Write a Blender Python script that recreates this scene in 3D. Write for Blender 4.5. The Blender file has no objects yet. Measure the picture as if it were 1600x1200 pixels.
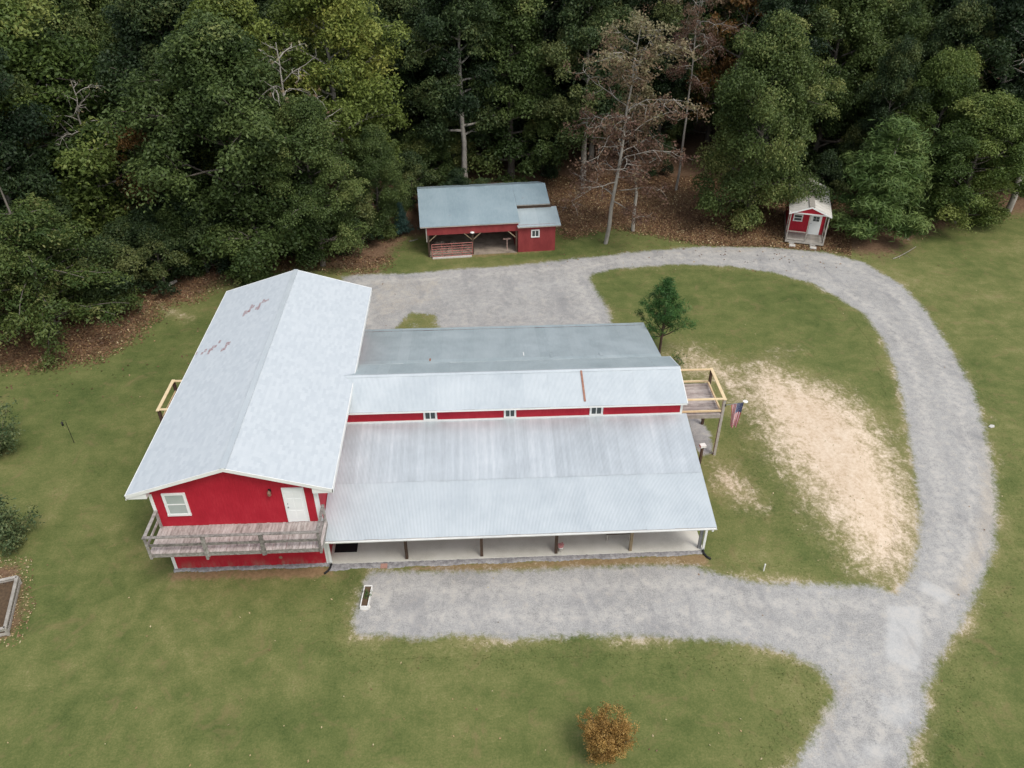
import bpy, math, random
import numpy as np
from mathutils import Vector, Matrix
R = math.radians
S = bpy.context.scene
COL = S.collection

# ------------------------------------------------------------------ camera, sky, sun, exposure
CAM = np.array([14.881, -26.647, 29.521]); YAW, PITCH, FPX = 0.0488, 0.6212, 1242.7
cam_d = bpy.data.cameras.new('camera'); cam = bpy.data.objects.new('camera', cam_d); COL.objects.link(cam)
cam.location = CAM; cam.rotation_euler = (math.pi/2 - PITCH, 0, -YAW)
cam_d.sensor_width = 36; cam_d.lens = FPX/1600*36; cam_d.clip_end = 2000; cam_d.clip_start = .1
S.camera = cam
SUN_EL, SUN_AZ = R(58), R(140)          # azimuth clockwise from +Y
w = bpy.data.worlds.new('World'); S.world = w; w.use_nodes = True
wn, wl = w.node_tree.nodes, w.node_tree.links
bg = wn['Background']
sky = wn.new('ShaderNodeTexSky'); sky.sky_type = 'NISHITA'; sky.sun_disc = False
sky.sun_elevation = SUN_EL; sky.sun_rotation = SUN_AZ; sky.air_density = 1.6; sky.dust_density = 2.5; sky.ozone_density = .6
hs = wn.new('ShaderNodeHueSaturation'); hs.inputs['Saturation'].default_value = .42
wl.new(sky.outputs[0], hs.inputs['Color']); wl.new(hs.outputs[0], bg.inputs['Color'])
bg.inputs['Strength'].default_value = .14
sd = bpy.data.lights.new('sun', 'SUN'); sd.energy = 1.35; sd.angle = R(20); sd.color = (1, .95, .87)
sun = bpy.data.objects.new('sun', sd); COL.objects.link(sun)
tosun = Vector((math.sin(SUN_AZ)*math.cos(SUN_EL), math.cos(SUN_AZ)*math.cos(SUN_EL), math.sin(SUN_EL)))
sun.rotation_euler = tosun.to_track_quat('Z', 'Y').to_euler(); sun.location = (60, 0, 60)
S.view_settings.view_transform = 'Standard'; S.view_settings.look = 'None'
S.view_settings.exposure = 0.38; S.view_settings.gamma = 1
S.cycles.max_bounces = 6; S.cycles.transparent_max_bounces = 4

# ------------------------------------------------------------------ pixel helpers (photo is 1600 x 1200)
_fw = np.array([math.sin(YAW)*math.cos(PITCH), math.cos(YAW)*math.cos(PITCH), -math.sin(PITCH)])
_rt = np.array([math.cos(YAW), -math.sin(YAW), 0.]); _up = np.cross(_rt, _fw)
def ray(u, v): return _fw + (u-800)/FPX*_rt + (600-v)/FPX*_up
def atz(u, v, z=0.):
    d = ray(u, v); return CAM + d*(z-CAM[2])/d[2]
def aty(u, v, y):
    d = ray(u, v); return CAM + d*(y-CAM[1])/d[1]
def onplane(u, v, p0, n):
    d = ray(u, v); p0 = np.array(p0, float); n = np.array(n, float)
    return CAM + d*((p0-CAM)@n)/(d@n)
def poly(px): return np.array([atz(*q)[:2] for q in px])

# ------------------------------------------------------------------ mesh helpers
class MB:
    def __init__(s): s.v = []; s.f = []
    def box(s, x0, x1, y0, y1, z0, z1):
        b = len(s.v)
        s.v += [(x, y, z) for z in (z0, z1) for y in (y0, y1) for x in (x0, x1)]
        s.f += [tuple(b+i for i in q) for q in ((0,2,3,1),(4,5,7,6),(0,1,5,4),(2,6,7,3),(0,4,6,2),(1,3,7,5))]
        return s
    def beam(s, p, q, w, h, up=(0, 0, 1)):
        p, q = Vector(p), Vector(q); d = (q-p).normalized(); u = Vector(up)
        if abs(d.dot(u)) > .98: u = Vector((0, 1, 0))
        a = d.cross(u).normalized()*w/2; c = a.cross(d).normalized()*h/2; b = len(s.v)
        for e in (p, q): s.v += [tuple(e+a+c), tuple(e-a+c), tuple(e-a-c), tuple(e+a-c)]
        s.f += [tuple(b+i for i in t) for t in ((0,1,2,3),(7,6,5,4),(0,4,5,1),(1,5,6,2),(2,6,7,3),(3,7,4,0))]
        return s
    def tube(s, pts, rad, n=6, cap=True):
        pts = [Vector(p) for p in pts]; b = len(s.v)
        for i, p in enumerate(pts):
            d = (pts[min(i+1, len(pts)-1)] - pts[max(i-1, 0)]).normalized()
            a = d.orthogonal().normalized() if abs(d.z) < .9 else d.cross(Vector((0, 1, 0))).normalized()
            c = d.cross(a); r = rad[i] if hasattr(rad, '__len__') else rad
            for k in range(n):
                t = 2*math.pi*k/n; s.v.append(tuple(p + a*math.cos(t)*r + c*math.sin(t)*r))
        for i in range(len(pts)-1):
            for k in range(n):
                k2 = (k+1) % n; s.f.append((b+i*n+k, b+i*n+k2, b+(i+1)*n+k2, b+(i+1)*n+k))
        if cap: s.f += [tuple(b+k for k in reversed(range(n))), tuple(b+(len(pts)-1)*n+k for k in range(n))]
        return s
    def prism(s, prof, y0, y1):                      # profile in (x, z), extruded along y
        b = len(s.v); n = len(prof)
        s.v += [(x, y0, z) for x, z in prof] + [(x, y1, z) for x, z in prof]
        s.f += [tuple(b+i for i in range(n)), tuple(b+n+i for i in reversed(range(n)))]
        s.f += [(b+(i+1) % n, b+i, b+n+i, b+n+(i+1) % n) for i in range(n)]
        return s
    def prismx(s, prof, x0, x1):                     # profile in (y, z), extruded along x
        b = len(s.v); n = len(prof)
        s.v += [(x0, y, z) for y, z in prof] + [(x1, y, z) for y, z in prof]
        s.f += [tuple(b+i for i in reversed(range(n))), tuple(b+n+i for i in range(n))]
        s.f += [(b+i, b+(i+1) % n, b+n+(i+1) % n, b+n+i) for i in range(n)]
        return s
    def lathe(s, prof, c, n=14):
        b = len(s.v)
        for r, z in prof:
            for k in range(n):
                t = 2*math.pi*k/n; s.v.append((c[0]+r*math.cos(t), c[1]+r*math.sin(t), c[2]+z))
        for i in range(len(prof)-1):
            for k in range(n):
                k2 = (k+1) % n; s.f.append((b+i*n+k, b+i*n+k2, b+(i+1)*n+k2, b+(i+1)*n+k))
        s.f += [tuple(b+k for k in reversed(range(n))), tuple(b+(len(prof)-1)*n+k for k in range(n))]
        return s
    def mesh(s, name, mat, smooth=False):
        me = bpy.data.meshes.new(name); me.from_pydata(s.v, [], s.f); me.update()
        me.materials.append(M[mat])
        if smooth: me.polygons.foreach_set('use_smooth', [True]*len(me.polygons))
        return me
    def build(s, name, mat, parent=None, smooth=False, **k):
        return link(name, s.mesh(name, mat, smooth), parent, **k)
def link(name, me, parent=None, loc=None, rot=None, label=None, cat=None, group=None, kind=None, scale=None):
    o = bpy.data.objects.new(name, me); COL.objects.link(o)
    if parent: o.parent = parent
    if loc is not None: o.location = loc
    if rot is not None: o.rotation_euler = rot
    if scale is not None: o.scale = scale
    if label: o['label'] = label
    if cat: o['category'] = cat
    if group: o['group'] = group
    if kind: o['kind'] = kind
    return o
def thing(name, label, cat, loc=(0, 0, 0), rz=0., group=None, scale=None):
    return link(name, None, None, loc, (0, 0, rz), label, cat, group, None, scale)
def box(x0, x1, y0, y1, z0, z1): return MB().box(x0, x1, y0, y1, z0, z1)
def mesh_np(name, V, F, mat, tone=None, smooth=False, attrs=None):
    V = np.asarray(V, np.float32); F = np.asarray(F, np.int32); k = F.shape[1]
    me = bpy.data.meshes.new(name)
    me.vertices.add(len(V)); me.vertices.foreach_set('co', V.ravel())
    me.loops.add(F.size); me.loops.foreach_set('vertex_index', F.ravel())
    me.polygons.add(len(F)); me.polygons.foreach_set('loop_start', np.arange(0, F.size, k, dtype=np.int32))
    me.polygons.foreach_set('loop_total', np.full(len(F), k, np.int32))
    if smooth: me.polygons.foreach_set('use_smooth', np.ones(len(F), bool))
    at = dict(attrs or {})
    if tone is not None: at['tone'] = tone
    for n_, a_ in at.items():
        a = me.attributes.new(n_, 'FLOAT', 'POINT'); a.data.foreach_set('value', np.asarray(a_, np.float32))
    me.update(calc_edges=True); me.validate()
    me.materials.append(M[mat]); return me

# ------------------------------------------------------------------ materials
M = {}
class NT:
    def __init__(s, nt): s.nt = nt; s.n = nt.nodes; s.l = nt.links
    def new(s, t, **k):
        n = s.n.new(t)
        for a, b in k.items(): setattr(n, a, b)
        return n
    def put(s, sock, v):
        if v is None: return
        if hasattr(v, 'is_linked') or isinstance(v, bpy.types.NodeSocket): s.l.new(v, sock)
        else:
            if isinstance(v, (tuple, list)) and len(v) == 3 and sock.type == 'RGBA': v = (*v, 1)
            sock.default_value = v
    def noise(s, scale, detail=4, rough=.55, vec=None, dist=0.):
        n = s.new('ShaderNodeTexNoise'); n.inputs['Scale'].default_value = scale; n.inputs['Detail'].default_value = detail
        n.inputs['Roughness'].default_value = rough; n.inputs['Distortion'].default_value = dist
        if vec is None: vec = s.pos()
        s.l.new(vec, n.inputs['Vector']); return n.outputs[0]
    def pos(s):
        if not hasattr(s, '_p'): s._p = s.new('ShaderNodeNewGeometry').outputs['Position']
        return s._p
    def obj(s):
        if not hasattr(s, '_o'): s._o = s.new('ShaderNodeTexCoord').outputs['Object']
        return s._o
    def stretch(s, vec, sc):
        n = s.new('ShaderNodeMapping'); n.inputs['Scale'].default_value = sc; s.l.new(vec, n.inputs[0]); return n.outputs[0]
    def attr(s, name):
        n = s.new('ShaderNodeAttribute'); n.attribute_name = name; return n.outputs['Fac']
    def math(s, op, a, b=None, c=None, clamp=False):
        n = s.new('ShaderNodeMath', operation=op); n.use_clamp = clamp
        for i, x in enumerate((a, b, c)): s.put(n.inputs[i], x) if x is not None else None
        return n.outputs[0]
    def step(s, x, a, b):
        n = s.new('ShaderNodeMapRange', interpolation_type='SMOOTHSTEP'); s.put(n.inputs[0], x)
        n.inputs[1].default_value = a; n.inputs[2].default_value = b; return n.outputs[0]
    def lin(s, x, a, b, c, d):
        n = s.new('ShaderNodeMapRange'); s.put(n.inputs[0], x)
        for i, q in enumerate((a, b, c, d)): n.inputs[1+i].default_value = q
        return n.outputs[0]
    def mix(s, f, a, b, blend='MIX'):
        n = s.new('ShaderNodeMix', data_type='RGBA', blend_type=blend)
        s.put(n.inputs[0], f); s.put(n.inputs[6], a); s.put(n.inputs[7], b); return n.outputs[2]
    def ramp(s, f, cols):
        n = s.new('ShaderNodeValToRGB'); r = n.color_ramp
        while len(r.elements) < len(cols): r.elements.new(.5)
        for e, (p, c) in zip(r.elements, cols): e.position = p; e.color = (*c, 1)
        s.put(n.inputs[0], f); return n.outputs[0]
    def bump(s, h, strength=.3, dist=.02):
        n = s.new('ShaderNodeBump'); n.inputs['Strength'].default_value = strength; n.inputs['Distance'].default_value = dist
        s.put(n.inputs['Height'], h); return n.outputs[0]
    def rand(s): return s.new('ShaderNodeObjectInfo').outputs['Random']
    def out(s, color, rough=.8, metal=0., normal=None, spec=.3, trans=None):
        p = s.n['Principled BSDF']; s.put(p.inputs['Base Color'], color); s.put(p.inputs['Roughness'], rough)
        s.put(p.inputs['Metallic'], metal); p.inputs['Specular IOR Level'].default_value = spec
        if normal is not None: s.put(p.inputs['Normal'], normal)
        if trans:
            t = s.new('ShaderNodeBsdfTranslucent'); s.put(t.inputs[0], color)
            m = s.new('ShaderNodeMixShader'); m.inputs[0].default_value = trans
            s.l.new(p.outputs[0], m.inputs[1]); s.l.new(t.outputs[0], m.inputs[2])
            s.l.new(m.outputs[0], s.n['Material Output'].inputs[0])
def newmat(name):
    m = bpy.data.materials.new(name); m.use_nodes = True; M[name] = m; return NT(m.node_tree)
def simple(name, a, b, scale=6., rough=.7, metal=0., bump=.15, fine=60., stretch=None, rnd=.0, spec=.3, c=None, vec='obj'):
    t = newmat(name); v = t.obj() if vec == 'obj' else t.pos()
    if stretch: v = t.stretch(v, stretch)
    n1 = t.noise(scale, 5, .6, v); n2 = t.noise(fine, 3, .6, v)
    f = t.math('ADD', t.math('MULTIPLY', n1, .7), t.math('MULTIPLY', n2, .3))
    if rnd: f = t.math('ADD', f, t.math('MULTIPLY', t.math('SUBTRACT', t.rand(), .5), rnd))
    cols = [(.32, a), (.68, b)] if c is None else [(.28, a), (.5, b), (.72, c)]
    t.out(t.ramp(f, cols), rough, metal, t.bump(f, bump, .01), spec)
simple('white_trim', (.70, .71, .70), (.82, .82, .80), 2, .5, bump=.05)
simple('white_door', (.76, .79, .79), (.84, .85, .84), 1.5, .4, bump=.03)
simple('deck_wood_across', (.20, .17, .155), (.38, .335, .31), 5, .9, bump=.3, fine=22, stretch=(.5, 1.6, 1), rnd=.2, c=(.52, .47, .44), vec='pos')
simple('old_wood', (.09, .08, .075), (.26, .24, .22), 6, .9, bump=.5, fine=26, rnd=.2, c=(.44, .41, .39))
simple('deck_wood', (.20, .17, .155), (.40, .35, .33), 5, .9, bump=.3, fine=22, stretch=(1.6, .5, 1), rnd=.16, c=(.56, .51, .49), vec='pos')
simple('grey_wood', (.26, .24, .21), (.44, .41, .37), 4, .9, bump=.3, fine=30, rnd=.3)
simple('new_wood', (.60, .44, .25), (.74, .60, .38), 4, .7, bump=.15, rnd=.25)
simple('brown_wood', (.045, .028, .02), (.10, .065, .045), 5, .8, bump=.3, rnd=.2)
simple('tan_wood', (.20, .15, .09), (.34, .27, .18), 5, .8, bump=.3, rnd=.2)
simple('black_rubber', (.008, .008, .009), (.018, .018, .02), 20, .7, bump=.2)
simple('dark_metal', (.02, .02, .02), (.05, .048, .045), 20, .5, .5)
simple('grey_metal', (.22, .23, .25), (.36, .37, .38), 4, .5, .3)
simple('concrete', (.46, .44, .385), (.60, .58, .52), .9, .9, bump=.15, fine=18, vec='pos', c=(.66, .64, .59))
simple('block', (.45, .44, .41), (.62, .60, .56), 6, .9, bump=.3)
simple('stone_edge', (.10, .095, .10), (.25, .24, .245), 5, .95, bump=.8, fine=22, vec='pos', c=(.42, .41, .40))
simple('red_paver', (.36, .19, .15), (.46, .27, .22), 8, .9, bump=.3)
simple('soil', (.06, .04, .025), (.13, .085, .05), 8, .95, bump=.6)
simple('bark', (.055, .047, .04), (.15, .13, .11), 5, .95, bump=.8, fine=30, stretch=(1, 1, .25), c=(.22, .20, .18))
simple('pale_bark', (.15, .135, .115), (.30, .275, .245), 4, .95, bump=.6, fine=24, stretch=(1, 1, .3), c=(.42, .40, .36))
simple('dark_bark', (.05, .035, .028), (.12, .085, .065), 6, .95, bump=.8, stretch=(1, 1, .3))
simple('barn_red', (.19, .028, .03), (.29, .05, .05), 2.2, .8, bump=.2, stretch=(1, 1, .35), fine=14)
simple('gate_red', (.30, .09, .08), (.46, .20, .17), 8, .6, .1)
simple('pink_wood', (.45, .28, .23), (.58, .42, .36), 5, .8, bump=.2)
simple('cream_roof', (.48, .46, .42), (.66, .63, .58), 1.5, .7, bump=.1, fine=12)
simple('rust', (.22, .09, .06), (.40, .22, .16), 9, .9, bump=.3)
simple('roof_deck', (.30, .10, .09), (.36, .15, .13), 6, .9)
simple('hay', (.11, .085, .065), (.30, .25, .20), 1.6, .95, bump=.7, fine=14, c=(.38, .31, .25))
simple('pot_white', (.72, .71, .68), (.82, .81, .78), 6, .6, bump=.05)
simple('flower', (.40, .12, .13), (.62, .34, .33), 30, .8)
simple('lamp_copper', (.22, .12, .08), (.34, .22, .16), 12, .5, .4)
def glass(name, col):
    t = newmat(name); t.out(t.mix(t.noise(1.5, 2), col, tuple(x*1.5 for x in col)), .08, 0, None, .6)
glass('window_dark', (.035, .045, .045)); glass('window_pale', (.30, .34, .32))
# red siding: vertical grooves as fine relief, soil splashed at the foot
t = newmat('red_siding'); p = t.pos(); sep = t.new('ShaderNodeSeparateXYZ'); t.l.new(p, sep.inputs[0])
n1 = t.noise(.9, 5, .6); n2 = t.noise(14, 4, .65, t.stretch(p, (1, 1, .2)))
c0 = t.ramp(t.math('ADD', t.math('MULTIPLY', n1, .6), t.math('MULTIPLY', n2, .4)), [(.32, (.33, .010, .022)), (.5, (.40, .014, .030)), (.68, (.47, .030, .046))])
splash = t.math('MULTIPLY', t.step(sep.outputs[2], .75, .05), t.step(t.noise(2.2, 4, .7, t.stretch(p, (1, 1, .3))), .38, .72))
c1 = t.mix(t.math('MULTIPLY', splash, .75), c0, (.30, .17, .13))
wv = t.math('SINE', t.math('MULTIPLY', t.math('ADD', sep.outputs[0], sep.outputs[1]), 2*math.pi/.2))
t.out(c1, .62, 0, t.bump(t.math('MULTIPLY', t.step(wv, .93, 1), -1), .35, .01), .25)
# galvanised corrugated sheets
def galv(name, a, b, c, rnd, rough=.42, metal=.35, rust=0., streak=0.):
    t = newmat(name); v = t.obj()
    rn = t.rand(); n1 = t.noise(.7, 5, .65, t.pos()); n2 = t.noise(9, 3, .6, t.stretch(t.pos(), (1, .12, 1)))
    f = t.math('ADD', t.math('ADD', t.math('MULTIPLY', n1, .55), t.math('MULTIPLY', n2, .35)), t.math('MULTIPLY', t.math('SUBTRACT', rn, .42), rnd))
    if streak: f = t.math('ADD', f, t.math('MULTIPLY', t.math('SUBTRACT', t.noise(2.6, 3, .75, t.stretch(t.pos(), (1, .015, .015))), .5), streak))
    col = t.ramp(f, [(.2, a), (.5, b), (.85, c)])
    if rust: col = t.mix(t.math('MULTIPLY', t.step(t.noise(1.3, 6, .72, t.pos()), .62, .75), rust), col, (.28, .15, .09))
    t.out(col, t.lin(n1, .3, .7, rough-.06, rough+.1), metal, t.bump(n2, .06, .005), .4)
galv('sheet_streaky', (.44, .475, .50), (.53, .57, .60), (.66, .69, .715), .14, streak=1.0)
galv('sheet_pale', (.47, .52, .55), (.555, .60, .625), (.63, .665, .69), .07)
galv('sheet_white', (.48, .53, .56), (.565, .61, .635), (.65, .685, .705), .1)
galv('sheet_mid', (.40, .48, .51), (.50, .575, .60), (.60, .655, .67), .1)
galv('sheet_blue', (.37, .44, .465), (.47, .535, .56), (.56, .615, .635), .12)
galv('sheet_barn', (.22, .30, .34), (.30, .38, .42), (.38, .46, .49), .10, .5, .25, .45)
galv('sheet_lean', (.34, .42, .46), (.44, .52, .55), (.54, .60, .62), .2, .45, .3, .2)
# shingles
t = newmat('shingle'); tn = t.attr('tone'); n1 = t.noise(1.1, 4, .6, t.stretch(t.pos(), (1, 1.6, 1))); n2 = t.noise(3.2, 4, .7)
f = t.math('ADD', t.math('MULTIPLY', t.math('MINIMUM', tn, 1.), .24), t.math('ADD', t.math('MULTIPLY', n1, .2), t.math('MULTIPLY', n2, .2)))
col = t.ramp(f, [(.04, (.42, .46, .50)), (.32, (.485, .525, .56)), (.60, (.55, .585, .615))])
col = t.mix(t.math('MULTIPLY', t.step(tn, 1.4, 1.6), t.lin(t.noise(9, 4, .7), .35, .6, .25, .9)), col, (.26, .13, .13))
t.out(col, .75, 0, t.bump(t.noise(60, 2), .15, .004), .25)
# flag
t = newmat('flag_red'); t.out((.55, .10, .12), .8); t = newmat('flag_white'); t.out((.78, .74, .74), .8); t = newmat('flag_blue'); t.out((.05, .07, .17), .8)
# foliage: tone picks the colour, objects differ a little
def foliage(name, cols, rnd=.25, trans=.3, rough=.55):
    t = newmat(name); f = t.math('ADD', t.attr('tone'), t.math('MULTIPLY', t.math('SUBTRACT', t.rand(), .5), rnd))
    n = t.noise(.22, 2, .5); f = t.math('ADD', f, t.math('MULTIPLY', t.math('SUBTRACT', n, .5), .5))
    t.out(t.ramp(f, cols), rough, 0, None, .3, trans)
foliage('leaf_oak', [(0, (.040, .068, .018)), (.35, (.080, .120, .034)), (.65, (.135, .180, .052)), (.95, (.27, .28, .095))], .4)
foliage('leaf_deep', [(0, (.018, .036, .015)), (.4, (.040, .068, .025)), (.7, (.075, .110, .037)), (1, (.15, .17, .058))], .5)
foliage('leaf_yellow', [(0, (.070, .100, .022)), (.4, (.135, .180, .036)), (.7, (.22, .26, .058)), (1, (.36, .36, .085))], .3)
foliage('leaf_bright', [(0, (.052, .088, .020)), (.4, (.105, .155, .036)), (.7, (.17, .22, .055)), (1, (.28, .30, .085))], .25)
foliage('leaf_hemlock', [(0, (0.038, 0.070, 0.017)), (.4, (0.072, 0.113, 0.029)), (.75, (0.123, 0.162, 0.043)), (1, (0.189, 0.196, 0.065))])
foliage('leaf_pine', [(0, (.055, .10, .025)), (.5, (.11, .175, .048)), (1, (.20, .26, .08))])
foliage('leaf_darkpine', [(0, (.03, .085, .02)), (.5, (.06, .145, .035)), (1, (.13, .22, .06))])
foliage('leaf_spruce', [(0, (0.026, 0.065, 0.051)), (.5, (0.058, 0.123, 0.102)), (1, (0.131, 0.217, 0.189))])
foliage('leaf_dead', [(0, (.115, .062, .046)), (.35, (.17, .10, .068)), (.6, (.21, .155, .090)), (1, (.25, .235, .125))], .1)
foliage('leaf_orange', [(0, (.06, .05, .02)), (.4, (.13, .08, .025)), (.7, (.22, .11, .035)), (1, (.25, .18, .05))])
foliage('leaf_gold', [(0, (.20, .11, .03)), (.5, (.42, .25, .075)), (1, (.50, .37, .13))], .05)
foliage('leaf_grass', [(0, (.125, .155, .042)), (.4, (.17, .19, .06)), (.75, (.25, .24, .09)), (1, (.38, .33, .17))], 0, .5)
foliage('leaf_fallen', [(0, (.09, .045, .025)), (.5, (.20, .11, .06)), (.8, (.36, .25, .12)), (1, (.55, .46, .28))], 0, .1)
foliage('leaf_blue', [(0, (.05, .085, .035)), (.5, (.10, .145, .06)), (1, (.25, .26, .11))], .05)
# ground cover, shared by lawn and gravel sheets
gg = bpy.data.node_groups.new('ground_cover', 'ShaderNodeTree')
gg.interface.new_socket('Color', in_out='OUTPUT', socket_type='NodeSocketColor'); gg.interface.new_socket('Height', in_out='OUTPUT', socket_type='NodeSocketFloat')
g = NT(gg); go = g.new('NodeGroupOutput')
big = g.noise(.10, 3, .5); mid = g.noise(.55, 5, .65); fine = g.noise(5.5, 5, .7); vf = g.noise(28, 4, .7)
lush_shade = g.attr('lush_shade')
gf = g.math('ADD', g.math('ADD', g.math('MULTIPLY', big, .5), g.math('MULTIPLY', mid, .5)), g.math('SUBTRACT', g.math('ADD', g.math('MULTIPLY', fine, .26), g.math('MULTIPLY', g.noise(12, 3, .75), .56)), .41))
gf = g.math('SUBTRACT', gf, g.math('MULTIPLY', lush_shade, .22))  # greener, darker grass: lush patches, plus painted shade on front and left lawn
pat = g.noise(1.15, 5, .68, None, .4)
gf = g.math('ADD', gf, g.math('MULTIPLY', g.math('SUBTRACT', pat, .5), .36))
gf = g.math('ADD', gf, g.math('MULTIPLY', g.math('SUBTRACT', g.noise(1., 4, .65, g.stretch(g.pos(), (.12, 1.1, 1)), .3), .5), .16))
grass = g.ramp(gf, [(.22, (.066, .092, .027)), (.40, (.110, .131, .042)), (.56, (.165, .170, .062)), (.76, (.275, .240, .120))])
grass = g.mix(g.math('MULTIPLY', g.step(g.noise(.8, 5, .7, None, .8), .52, .72), .5), grass, (.20, .155, .075))
sn = g.noise(1.6, 6, .72, g.stretch(g.pos(), (1, .7, 1)), .6)
edge = g.math('SUBTRACT', g.math('ADD', g.math('MULTIPLY', sn, .45), g.math('ADD', g.math('MULTIPLY', fine, .3), g.math('MULTIPLY', vf, .25))), .5)
def mask(name, k=2.2, lo=.32, hi=.68): return g.step(g.math('ADD', g.attr(name), g.math('MULTIPLY', edge, k)), lo, hi)
sandc = g.ramp(g.math('ADD', g.math('MULTIPLY', sn, .35), g.math('ADD', g.math('MULTIPLY', fine, .3), g.math('MULTIPLY', vf, .35))), [(.34, (.33, .235, .14)), (.44, (.53, .405, .285)), (.54, (.65, .53, .405)), (.66, (.74, .645, .54))])
litc = g.ramp(g.math('ADD', g.math('MULTIPLY', fine, .5), g.math('MULTIPLY', vf, .5)), [(.34, (.065, .042, .027)), (.48, (.15, .09, .056)), (.6, (.25, .165, .105)), (.72, (.36, .27, .18))])
dirtc = g.ramp(g.math('ADD', g.math('MULTIPLY', fine, .6), g.math('MULTIPLY', vf, .4)), [(.3, (.15, .095, .05)), (.6, (.29, .20, .11)), (.8, (.38, .29, .17))])
peb = g.noise(17, 5, .85); g1 = g.noise(.35, 4, .6); g2 = g.noise(2.2, 5, .7)
gravf = g.math('ADD', g.math('ADD', g.math('MULTIPLY', peb, .42), g.math('MULTIPLY', g.noise(42, 3, .8), .26)), g.math('ADD', g.math('MULTIPLY', g1, .14), g.math('MULTIPLY', g2, .18)))
grav = g.ramp(gravf, [(.38, (.16, .155, .15)), (.46, (.295, .288, .28)), (.53, (.385, .377, .366)), (.62, (.56, .54, .51))])
grav = g.mix(g.math('MULTIPLY', g.step(g.math('ADD', g.math('MULTIPLY', g2, .6), g.math('MULTIPLY', peb, .4)), .5, .62), .45), grav, (.46, .41, .35))
grav = g.mix(g.math('MULTIPLY', mask('pale', 1.2, .28, .70), .42), grav, g.ramp(vf, [(.3, (.52, .52, .52)), (.7, (.64, .64, .63))]))
grav = g.mix(g.math('MULTIPLY', mask('warm', 1.6), .7), grav, g.ramp(peb, [(.3, (.36, .31, .25)), (.7, (.58, .52, .44))]))
col = g.mix(mask('litter', 1.6), grass, litc)
col = g.mix(mask('dirt', 1.8), col, dirtc)
col = g.mix(g.math('MULTIPLY', g.step(g.math('ADD', g.attr('sand'), g.math('MULTIPLY', edge, 1.4)), .12, .62), .55), col, (.27, .225, .11))
col = g.mix(mask('sand', 2.5, .36, .92), col, sandc)
wt = g.math('MULTIPLY', g.attr('track'), g.step(g.math('ADD', g.math('MULTIPLY', g2, .6), g.math('MULTIPLY', peb, .4)), .38, .58))
grav = g.mix(g.math('MULTIPLY', wt, .6), grav, (.50, .475, .44))
trk = g.step(g.noise(.55, 4, .65, g.stretch(g.pos(), (1, .35, 1)), 1.2), .5, .68)
grav = g.mix(g.math('MULTIPLY', trk, .35), grav, (.20, .20, .21))
col = g.mix(mask('gravel', 1.5, .34, .66), col, grav)
col = g.mix(mask('weed', 2.6), col, grass)
g.l.new(col, go.inputs[0]); g.l.new(g.math('ADD', g.math('MULTIPLY', fine, .7), g.math('MULTIPLY', vf, .5)), go.inputs[1])
for nm in ('lawn', 'gravel'):
    t = newmat(nm); q = t.new('ShaderNodeGroup'); q.node_tree = gg
    t.out(q.outputs[0], .95, 0, t.bump(q.outputs[1], .22, .03), .1)

# ------------------------------------------------------------------ the ground and its cover
rng = np.random.default_rng(7)
def sdf(P, pg):
    """signed distance to a polygon, negative inside"""
    d = np.full(len(P), 1e9); ins = np.zeros(len(P), bool); n = len(pg)
    for i in range(n):
        a, b = pg[i], pg[(i+1) % n]; e = b-a; w_ = P-a
        tt = np.clip((w_@e)/max(e@e, 1e-9), 0, 1)[:, None]
        d = np.minimum(d, np.hypot(*(w_-tt*e).T))
        c = ((a[1] > P[:, 1]) != (b[1] > P[:, 1]))
        with np.errstate(divide='ignore', invalid='ignore'):
            xx = a[0] + (P[:, 1]-a[1])*(b[0]-a[0])/(b[1]-a[1] if b[1] != a[1] else 1e-9)
        ins ^= c & (P[:, 0] < xx)
    return np.where(ins, -d, d)
DRIVE = poly([(1195,1260),(1240,1200),(1270,1150),(1297,1110),(1305,1085),(1280,1045),(1230,1020),(1160,1004),(1100,999),(1000,995),(900,993),(800,999),
    (720,991),(660,998),(600,994),(560,990),(552,975),(562,935),(572,905),(582,893),(640,893),(720,894),(850,890),(1000,884),(1085,884),(1100,890),(1150,905),(1200,911),
    (1250,913),(1300,914),(1360,915),(1400,928),(1425,890),(1435,850),(1437,800),(1430,740),(1420,680),(1410,620),(1400,580),(1380,530),(1350,490),
    (1310,465),(1270,443),(1210,426),(1140,416),(1060,413),(960,420),(920,430),(926,447),(945,475)])
DRIVE = np.vstack([DRIVE, [[24.5, 19.5], [24.5, 17.2], [8, 17.2], [7.0, 18]], poly([(535,432),(560,430),(590,429),(640,428),(700,422),(780,417),(870,408),(900,404),(940,401),(1000,393),(1100,386),(1200,387),(1290,395),
    (1350,411),(1410,446),(1450,491),(1490,555),(1520,610),(1540,680),(1553,740),(1558,800),(1552,860),(1530,920),(1497,985),(1470,1022),(1446,1080),(1448,1125),(1425,1160),(1418,1200),(1400,1260)])])
FOREST = poly([(-300,640),(0,574),(60,574),(150,560),(200,535),(235,500),(250,478),(300,470),(345,440),(470,418),(575,425),(600,415),(640,372),(870,352),(890,368),(960,352),(1060,372),(1130,384),(1240,388),(1310,390),(1345,400),(1400,398),(1440,372),(1500,352),(1600,336),(2000,330)])
FOREST = np.vstack([FOREST, [[400, 60], [400, 700], [-400, 700], [-400, 40]]])
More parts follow.
